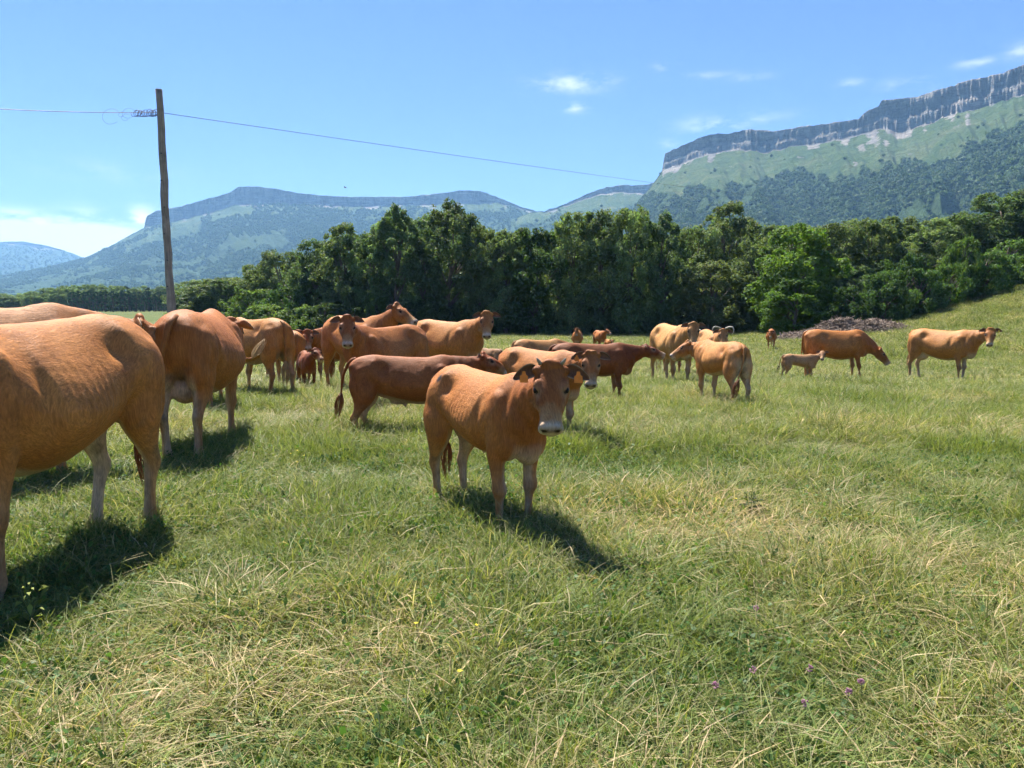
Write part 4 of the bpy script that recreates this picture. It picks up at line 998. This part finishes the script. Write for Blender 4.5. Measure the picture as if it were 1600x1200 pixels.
# bushes
bush = [(395,92,452,80,(1.25,1.2,1.1),'pale bush at the left foot of the wood, above the row of big cows'),(452,86,446,76,(.9,1,1),'dense round bush left of the dark wood'),
 (420,80,476,80,(1.35,1.3,1.1),'low pale bush directly above the golden brown cow'),(490,80,478,70,(1.3,1.25,1.1),'low feathery bush above the dark cow with a blaze'),(540,80,488,56,(1.1,1.2,1),'low scrub left of the cow with the raised head'),
 (1382,66,424,70,(.8,.9,.85),'grey green bush at the right end of the pile of cuttings'),(1430,68,420,76,(.85,.95,.9),'wide grey green bush on the edge of the right slope'),(1405,70,398,70,(.7,.8,.8),'dark bush behind the wide grey green bush'),
 (1498,72,372,56,(1.3,1.35,1.0),'upper bright green bush on the right slope'),(1530,72,392,76,(1.2,1.3,1.0),'bright green creeper covered bush on the right slope'),(1478,70,412,60,(1.3,1.4,1.0),'small bright bush at the top of the grass slope'),
 (1575,76,376,80,(1.1,1.2,1),'bush below the large dark tree at the right edge'),(1600,74,398,70,(1.3,1.35,1),'low bright bush at the right edge where the grass slope meets the wood'),(1330,64,448,70,(.65,.75,.8),'dark bush behind the pile of cuttings')]
for i, (px, Y, ty, w, tn, lab) in enumerate(bush):
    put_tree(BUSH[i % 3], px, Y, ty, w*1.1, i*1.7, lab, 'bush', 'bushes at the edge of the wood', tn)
# far trees at the left, beyond the grass field
names = ['clump']
for k in range(44):
    px = -60 + k*8.6 + rng.rand()*5; con = 118 < px < 268 and k % 2 == 0
    T = PINE[rng.randint(2)] if con else BR[rng.randint(5)]
    Y = 285 + 25*rng.rand()
    top = np.interp(px, [-60,0,20,50,110,150,200,270,330], [452,455,458,452,444,441,444,446,448]) + 7*rng.rand()
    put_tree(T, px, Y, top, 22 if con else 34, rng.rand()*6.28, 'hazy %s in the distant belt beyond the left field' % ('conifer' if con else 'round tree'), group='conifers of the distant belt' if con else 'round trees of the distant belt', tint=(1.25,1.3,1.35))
for k in range(40):
    px = 110 + k*4.2 + rng.rand()*3
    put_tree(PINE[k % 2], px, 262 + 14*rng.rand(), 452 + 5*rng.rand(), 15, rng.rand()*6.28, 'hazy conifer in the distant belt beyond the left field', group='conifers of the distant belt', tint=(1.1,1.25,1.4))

# ------------------------------------------------------------------ pole, wires, coil
MAT_POLE = None
def pole_mat():
    m, nt = newmat('weathered_pole'); t = N(nt, 'ShaderNodeTexCoord'); P = t.outputs['Object']
    n = noise(nt, 1.0, 6, .7, mapping(nt, P, (30, 30, 1.4)), .5); n2 = noise(nt, 3, 4, .6, P)
    c = ramp(nt, n.outputs['Fac'], [(.3, (.19,.155,.13)), (.7, (.42,.36,.30))]); c = mixc(nt, 1.0, c, ramp(nt, n2.outputs['Fac'], [(.35,.75),(.65,1.15)]), 'MULTIPLY')
    principled(nt, c, .9, .15, bump(nt, n.outputs['Fac'], .8, .02)); return m
MAT_POLE = pole_mat(); MAT_WIRE = simple('dull_wire', (.05,.05,.055), .5, .4, 50)
YP = 20.0
pb = np.array([at(271, YP), YP, gz(at(271,YP), YP)]); pt = np.array([at(251, YP, kel(143)), YP-.1, CAM_H + kel(143)*YP])
r = empty('utility_pole', tuple(pb)); tag(r, 'leaning weathered wooden pole with a wire tangle near its top', 'pole')
prng = rs(4); pp = []
for t in np.linspace(-.06, 1, 26):
    pp.append((pt-pb)*t + np.array([.010*math.sin(t*9) + .006*prng.randn(), .01*prng.randn(), 0]))
V_, F_ = tube(pp, np.linspace(.105, .082, 26)*(1+.05*prng.randn(26)), 12); build('shaft', [(V_, F_)], MAT_POLE, r)
for k in range(7):
    c = (pt-pb)*(.25+.09*k); V_, F_ = boxm(.03, .04, .03, c + np.array([.02*(-1)**k, -.098, 0])); build('bolt', [(V_, F_)], MAT_WIRE, r, smooth=False)
V_, F_ = tube([tuple((pt-pb)), tuple((pt-pb)*1.004)], [.086,.083], 12); build('cap', [(V_, F_)], simple('lead_cap', (.33,.33,.32), .6, .4), r)
att = np.array([at(252,YP,kel(177)), YP-.1, CAM_H + kel(177)*YP])
L_end = np.array([at(-420, 12., kel(136)), 12., CAM_H + kel(136)*12.]); R_end = np.array([at(1432, 165., kel(322)), 165., CAM_H + kel(322)*165])
def sag(a, b, s, n=60):
    t = np.linspace(0, 1, n)[:,None]; p = a*(1-t) + b*t; p[:,2] -= (4*s*t*(1-t))[:,0]; return p
w = empty('overhead_wire', tuple(att)); tag(w, 'thin overhead wire crossing the sky from the left edge past the pole to the mountain', 'wire')
for a, b, s in ((att, L_end, .12), (att, R_end, .9)):
    V_, F_ = tube(sag(a, b, s)-att, .008, 5); build('strand', [(V_, F_)], MAT_WIRE, w)
# tangled spare wire hanging on the strand left of the pole
ct = empty('wire_tangle', tuple(att)); tag(ct, 'dark tangle of coiled wire hooked on the overhead wire left of the pole', 'wire coil')
crng = rs(8); pr = []
for k in range(9):
    cx = -.06 - .075*k + .02*crng.randn(); rr_ = .085 + .03*crng.rand()
    a = np.linspace(0, 2*math.pi*(1.2+.6*crng.rand()), 26) + crng.rand()*6; tl_ = crng.randn()*.5
    p = np.stack([cx + rr_*np.cos(a)*.8 + .01*a, rr_*np.sin(a)*.5*np.cos(tl_) , .015*crng.randn() + rr_*np.sin(a)*.9 - .02], -1); pr.append(tube(p, .007, 4))
build('coil', pr, MAT_WIRE, ct)
pr = []
for cx, cz, rx in ((-1.22,-.10,.22),(-.86,-.12,.10),(-.78,-.02,.15),(-.95,-.05,.08)):
    a = np.linspace(.4, 5.6, 24); p = np.stack([cx+rx*np.cos(a), .05*np.sin(a), cz+rx*np.sin(a)*.9], -1); pr.append(tube(p, .0032, 4))
build('loose_loop', pr, MAT_WIRE, ct)

# ------------------------------------------------------------------ pile of cuttings
MAT_STICK = simple('dead_sticks', (.25,.195,.15), .9, .15, 9, .55, .3); MAT_SOIL = simple('brown_mulch', (.14,.10,.075), .95, .1, 6, .4, .6)
def pile():
    rng = rs(12); Y0 = 58.; x0, x1 = at(1205,Y0), at(1412,Y0)
    r = empty('brush_pile', ((x0+x1)/2, Y0, gz((x0+x1)/2, Y0))); tag(r, 'long low heap of brown cuttings and sticks at the edge of the wood', 'brush pile')
    nx_, ny_ = 60, 16; V = []
    cx, cz = (x0+x1)/2, gz((x0+x1)/2, Y0)
    def hgt(u, v):
        return 1.12*np.sin(np.pi*np.clip(u,0,1))**.6*np.sin(np.pi*np.clip(v,0,1))**.8*(.70+.30*np.sin(u*2.6-.6))*(1+.25*vnoise(xyz(u*14, v*4, 0), 3))
    for j in range(ny_):
        for i in range(nx_):
            u, v = i/(nx_-1), j/(ny_-1); x = x0+(x1-x0)*u; y = Y0-1.6+3.6*v
            V.append((x-cx, y-Y0, gz(x,y)-cz-.03 + float(hgt(u, v))))
    Fq = [(j*nx_+i, j*nx_+i+1, (j+1)*nx_+i+1, (j+1)*nx_+i) for j in range(ny_-1) for i in range(nx_-1)]
    build('heap', [(np.array(V), Fq)], MAT_SOIL, r)
    P = []
    n = 5200; u, v = rng.rand(n), rng.rand(n); x = x0+(x1-x0)*u; y = Y0-1.6+3.6*v
    z = ground_z(x,y)-cz + hgt(u,v) + .03
    d = rng.randn(n,3)*np.array([1,1,.35]); d /= np.linalg.norm(d,axis=1)[:,None]; l = (.10+.35*rng.rand(n)**2)[:,None]; s = np.cross(d, rng.randn(n,3)); s /= np.linalg.norm(s,axis=1)[:,None]; s *= (.012+.03*rng.rand(n))[:,None]; q = np.cross(d, s)
    C = np.stack([x-cx, y-Y0, z], -1)
    V = np.stack([C-d*l-s, C-d*l+s, C-d*l+q*1.4, C+d*l-s, C+d*l+s, C+d*l+q*1.4], 1).reshape(-1,3)
    b = np.arange(n)[:,None]*6
    Fq = np.concatenate([b+np.array([[0,1,4,3]]), b+np.array([[1,2,5,4]]), b+np.array([[2,0,3,5]])])
    o = obj_np('cut_sticks', V, Fq, MAT_STICK, r); o['kind'] = 'stuff'
pile()
# ------------------------------------------------------------------ meadow grass
def tuft(seed, n, R, h0, h1, lean, wid, cols, segs=4, flop=.0, heads=0.0, leafy_=0):
    rng = rs(seed); V, Fc, C = [], [], []
    for i in range(n):
        a = rng.rand()*6.283; r = R*math.sqrt(rng.rand()); b = np.array([r*math.cos(a), r*math.sin(a), -.01])
        h = h0 + (h1-h0)*rng.rand()**1.3; dirn = rng.rand()*6.283 if rng.rand() < .5 else a + rng.randn()*.7
        dv = np.array([math.cos(dirn), math.sin(dirn), 0]); ln = lean*(.3+1.2*rng.rand()) ; fl = flop*rng.rand()
        sd = np.array([-dv[1], dv[0], 0]); tw = rng.randn()*.8; sd = sd*math.cos(tw) + dv*math.sin(tw)
        col = np.array(cols[rng.randint(len(cols))])*(.75+.5*rng.rand()); w = wid*(.6+.8*rng.rand())
        k0 = len(V); hd = rng.rand() < heads
        for s in range(segs+1):
            t = s/segs; p = b + dv*h*(ln*t*t + fl*t**2.5) + np.array([0,0,h*(t - .30*ln*t*t - .75*fl*t**3)])
            ww = w*(1-t**2.2)*.5 + .0004
            if hd: ww = w*.22 if t < .72 else w*.9*math.sin(math.pi*min(1,(t-.70)/.30))+.0006
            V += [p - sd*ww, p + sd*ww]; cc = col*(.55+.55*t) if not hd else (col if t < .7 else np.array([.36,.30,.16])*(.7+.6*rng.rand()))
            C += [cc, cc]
        for s in range(segs): q = k0+2*s; Fc.append((q, q+1, q+3, q+2))
    for i in range(leafy_):
        a = rng.rand()*6.283; r = R*math.sqrt(rng.rand()); c = np.array([r*math.cos(a), r*math.sin(a), .02+.07*rng.rand()])
        nr = nrm(rng.randn(3)*.5 + np.array([0,0,1])); u = nrm(np.cross(nr, rng.randn(3))); w_ = np.cross(nr, u); s = .006+.008*rng.rand()
        k = len(V); V += [c-u*s, c+w_*s*.75, c+u*s, c-w_*s*.75]; Fc.append((k,k+1,k+2,k+3)); C += [np.array([.06,.13,.028])*(.7+.6*rng.rand())]*4
    return np.array(V), np.array(Fc), np.array(C)
GREEN = [(.175,.222,.050),(.14,.192,.044),(.21,.248,.062),(.255,.275,.08)]
MIXD = [(.14,.20,.046),(.20,.23,.075),(.27,.27,.11),(.12,.18,.036),(.32,.31,.15)]
STRAW = [(.40,.36,.19),(.50,.46,.27),(.32,.30,.14),(.24,.25,.10)]
cg = hidden_coll('grass_shapes')
def addg(V, Fc, C):
    me = mesh_np('grass_tuft', V, Fc, cols=C); me.materials.append(MAT_GRASS); cg.objects.link(bpy.data.objects.new('tuft_%02d' % len(cg.objects), me))
for k in range(4): addg(*tuft(300+k, 105, .14, .05, .19, .60, .0046, GREEN, 3, .35, 0, 10))                 # 0-3 lush
for k in range(4): addg(*tuft(310+k, 96, .15, .06, .23, .85, .0038, MIXD, 4, .5, .10, 4))                  # 4-7 mixed
for k in range(3): addg(*tuft(320+k, 50, .15, .08, .25, 1.0, .0026, STRAW, 5, .9, .25))                    # 8-10 straw
for k in range(3): addg(*tuft(330+k, 80, .17, .02, .09, 1.3, .0050, GREEN+STRAW[:1], 3, .5, 0, 80))        # 11-13 low clover and thatch
for k in range(3): addg(*tuft(340+k, 90, .42, .09, .26, .8, .017, GREEN+MIXD, 3, .5, .15))                 # 14-16 far tufts, broader
for k in range(2): addg(*tuft(350+k, 60, .40, .10, .30, .9, .014, STRAW+MIXD, 3, .7, .2))                  # 17-18 far straw
def field(P):
    """dryness -1..1 in patches"""
    return .95*fbm(P*np.array([.55,.55,0])+7.3, 61, 4) + .45*fbm(P*2.1, 62, 3)
def grass_points(n, y0, y1, seed, dens_pow=1.0, margin=1.12):
    rng = rs(seed); m = 0; out = []
    u = rng.rand(n); Y = np.sqrt(y0*y0 + u*(y1*y1-y0*y0)) if dens_pow == 1.0 else (y0**dens_pow + u*(y1**dens_pow-y0**dens_pow))**(1/dens_pow)
    X = (rng.rand(n)*2-1)*(.667*Y*margin + .35)
    return X, Y, rng
def lay(name, n, y0, y1, seed, choose, smin, smax, power=1.0, label=''):
    X, Y, rng = grass_points(n, y0, y1, seed, power)
    P = xyz(X, Y, ground_z(X, Y)); d = field(P); tone = fbm(P*.35, 71, 3)
    # the straw is thickest at the lower left and along the right foreground
    d = d + .60*np.exp(-(((X+1.5)/1.0)**2 + ((Y-2.7)/1.0)**2)) + .22*np.exp(-(((X+.3)/.5)**2 + ((Y-2.7)/.6)**2)) + .35*np.exp(-(((X-1.9)/.9)**2 + ((Y-3.9)/1.6)**2)) - .25*np.exp(-(((X-.3)/.8)**2+((Y-4.2)/.7)**2))
    pick = choose(d, rng)
    rot = np.stack([rng.randn(n)*.10, rng.randn(n)*.10, rng.rand(n)*6.283], -1)
    hgt = 1 + .6*fbm(P*1.1+3, 81, 3) + .3*fbm(P*3.1+3, 83, 2)
    s = smin + (smax-smin)*rng.rand(n); sc = np.stack([s, s, s*hgt*(.8+.5*rng.rand(n))], -1)
    return scatter(name, P, rot, sc, pick, cg, {'dry': np.clip(.15 + d*.85 + .2*tone, 0, 1)}, label=label, cat='grass')
def ch_near(d, rng):
    r = rng.rand(len(d)) + d*.8 - .12
    return np.where(r < .52, rng.randint(0,4,len(d)), np.where(r < 1.08, rng.randint(4,8,len(d)), np.where(r < 1.2, rng.randint(8,11,len(d)), rng.randint(8,11,len(d)))))
def ch_low(d, rng): return rng.randint(11,14,len(d))
def ch_far(d, rng):
    r = rng.rand(len(d)) + d*.9; return np.where(r < .72, rng.randint(14,17,len(d)), rng.randint(17,19,len(d)))
lay('meadow_grass', 10500, 1.5, 7.5, 401, ch_near, .75, 1.25, 1.5, 'green and straw coloured meadow grass in the foreground')
lay('meadow_thatch', 5200, 1.5, 7.5, 402, ch_low, .8, 1.3, 1.5, 'low clover and flattened dry grass between the foreground tufts')
lay('meadow_grass', 17000, 7.2, 16, 403, ch_near, 1.0, 1.6, 1.6, 'meadow grass around the feet of the herd')
lay('meadow_grass', 16000, 12, 40, 404, ch_far, .75, 1.15, 1.6, 'meadow grass in the middle of the field')
lay('meadow_grass', 26000, 34, 100, 405, ch_far, 1.1, 1.9, 1.5, 'meadow grass towards the wood and up the right slope')

# ------------------------------------------------------------------ weeds and flowers
MAT_PINK = simple('clover_pink', (.42,.20,.28), .8, .2, 60, .3, .2); MAT_YEL = simple('petal_yellow', (.75,.58,.03), .7, .2, 60, .2, .1); MAT_STEM = simple('plant_stem', (.10,.14,.04), .8, .2, 40)
def gpt(px, py):
    """ground point under a bearing and a dip read in the photograph"""
    Y = CAM_H/-kel(py)
    for _ in range(12): Y = (CAM_H - gz(at(px, Y), Y))/-kel(py)
    return at(px, Y), Y, gz(at(px, Y), Y)
def flower(px, py, h, kind, i, label):
    x, y, z = gpt(px, py + h*F/4.0*0)
    r = empty('clover_flower' if kind == 'c' else 'yellow_flower', (x, y, z), i); tag(r, label, 'flower', 'pink clover in the foreground' if kind == 'c' else 'yellow flowers in the grass')
    V_, F_ = tube([(0,0,0),(.01,.005,h*.5),(.015,.0,h)], [.0018,.0016,.0012], 5); build('stem', [(V_, F_)], MAT_STEM, r)
    if kind == 'c':
        pr = []; rg = rs(i)
        for k in range(26):
            d = nrm(rg.randn(3) + np.array([0,0,.3])); c = np.array([.015,0,h]) + d*.008; pr.append(tube([c, c+d*.006+np.array([0,0,.003])], [.0026,.0010], 4))
        build('bloom', pr, MAT_PINK, r)
    else:
        pr = []
        for k in range(5):
            a = k*1.257; u = np.array([math.cos(a), math.sin(a), .25]); s = np.array([-math.sin(a), math.cos(a), 0]); c = np.array([.015,0,h])
            pr.append((np.array([c, c+u*.006+s*.004, c+u*.012, c+u*.006-s*.004]), [(0,1,2,3)]))
        build('petals', pr, MAT_YEL, r)
for i, (px, py) in enumerate([(1188,1108),(1132,1138),(1292,1108),(1380,1130),(1284,1162),(1193,1000),(1345,1145)]):
    flower(px, py, .15, 'c', i, 'pink clover flower head in the grass at the lower right')
for i, (px, py) in enumerate([(450,738),(462,732),(472,740),(458,752),(708,1118),(740,1040),(1160,818),(650,1035)]):
    flower(px, py, .17, 'y', 40+i, 'small yellow flower in the grass' )
def weed(px, py, h, seed, label, name='tall_weed', col=(.085,.11,.035)):
    x, y, z = gpt(px, py); rg = rs(seed); r = empty(name, (x, y, z)); tag(r, label, 'weed')
    st = [tube([(0,0,-.02),(.01,.01,h*.5),(.02*rg.randn(),.01,h)], [.005,.0035,.0015], 5)]
    for k in range(5):
        z0 = h*(.35+.1*k); a = rg.rand()*6.28; st.append(tube([(.01,.01,z0),(.01+.05*math.cos(a),.05*math.sin(a),z0+.06),(.01+.07*math.cos(a),.07*math.sin(a),z0+.14)], [.0025,.002,.001], 4))
    build('stem', st, MAT_STEM, r)
    V, Fc = [], []
    for k in range(60):
        z0 = h*(.08+.9*rg.rand()); a = rg.rand()*6.28; l = (.045+.05*rg.rand())*(1.3-z0/h); d = np.array([math.cos(a), math.sin(a), .35*rg.randn()]); s = np.array([-math.sin(a), math.cos(a), .3*rg.randn()])*l*.22
        b = np.array([.01,.01,z0]) + d*.05*rg.rand(); q = len(V); V += [b, b+d*l*.5+s+np.array([0,0,.01]), b+d*l, b+d*l*.5-s+np.array([0,0,.01])]; Fc.append((q,q+1,q+2,q+3))
    V = np.array(V); obj_np('leaves', V, np.array(Fc), MAT_WEED, r, cols=np.repeat((np.array(col)[None]*(.6+.8*rg.rand(60))[:,None]), 4, 0))
weed(1180, 822, .24, 1, 'dark branching weed standing in the grass right of the calf')
weed(12, 1010, .30, 2, 'yellow green leafy weed at the left edge beside the shadow of the huge cow', col=(.19,.22,.04))
weed(545, 700, .2, 3, 'low weed in front of the dark bullock')
# one bird high in the sky
b = empty('bird', (at(545, 90.), 90., CAM_H + kel(293)*90)); tag(b, 'tiny dark bird in the sky above the flat topped mountain', 'bird')
V_, F_ = ellipsoid((0,0,0), (.16,.05,.05), 6); build('body', [(V_, F_)], MAT_TUFT_DARK, b)
for s in (-1, 1):
    build('wing', [(np.array([(.06,0,.02),(-.08,0,.02),(-.10,s*.32,.10),(-.02,s*.36,.10),(.06,0,.035),(-.08,0,.035),(-.10,s*.32,.108),(-.02,s*.36,.108)]), [(0,1,2,3),(7,6,5,4),(0,4,5,1),(1,5,6,2),(2,6,7,3),(3,7,4,0)])], MAT_TUFT_DARK, b, smooth=False)

# ------------------------------------------------------------------ summer haze
def haze():
    V_, F_ = boxm(11600, 7900, 760, (0, 3850-80, 760/2-12)); m, nt = newmat('summer_haze')
    pv = N(nt, 'ShaderNodeVolumePrincipled'); pv.inputs['Color'].default_value = (.33,.61,1.0,1); pv.inputs['Density'].default_value = 1.2e-4; pv.inputs['Anisotropy'].default_value = .1
    o = N(nt, 'ShaderNodeOutputMaterial'); nt.links.new(pv.outputs[0], o.inputs['Volume'])
    me = bpy.data.meshes.new('haze'); me.from_pydata(V_.tolist(), [], F_); me.materials.append(m)
    ob = link(bpy.data.objects.new('haze', me)); tag(ob, 'thin blue summer haze over the valley', 'haze', kind='stuff')
haze()
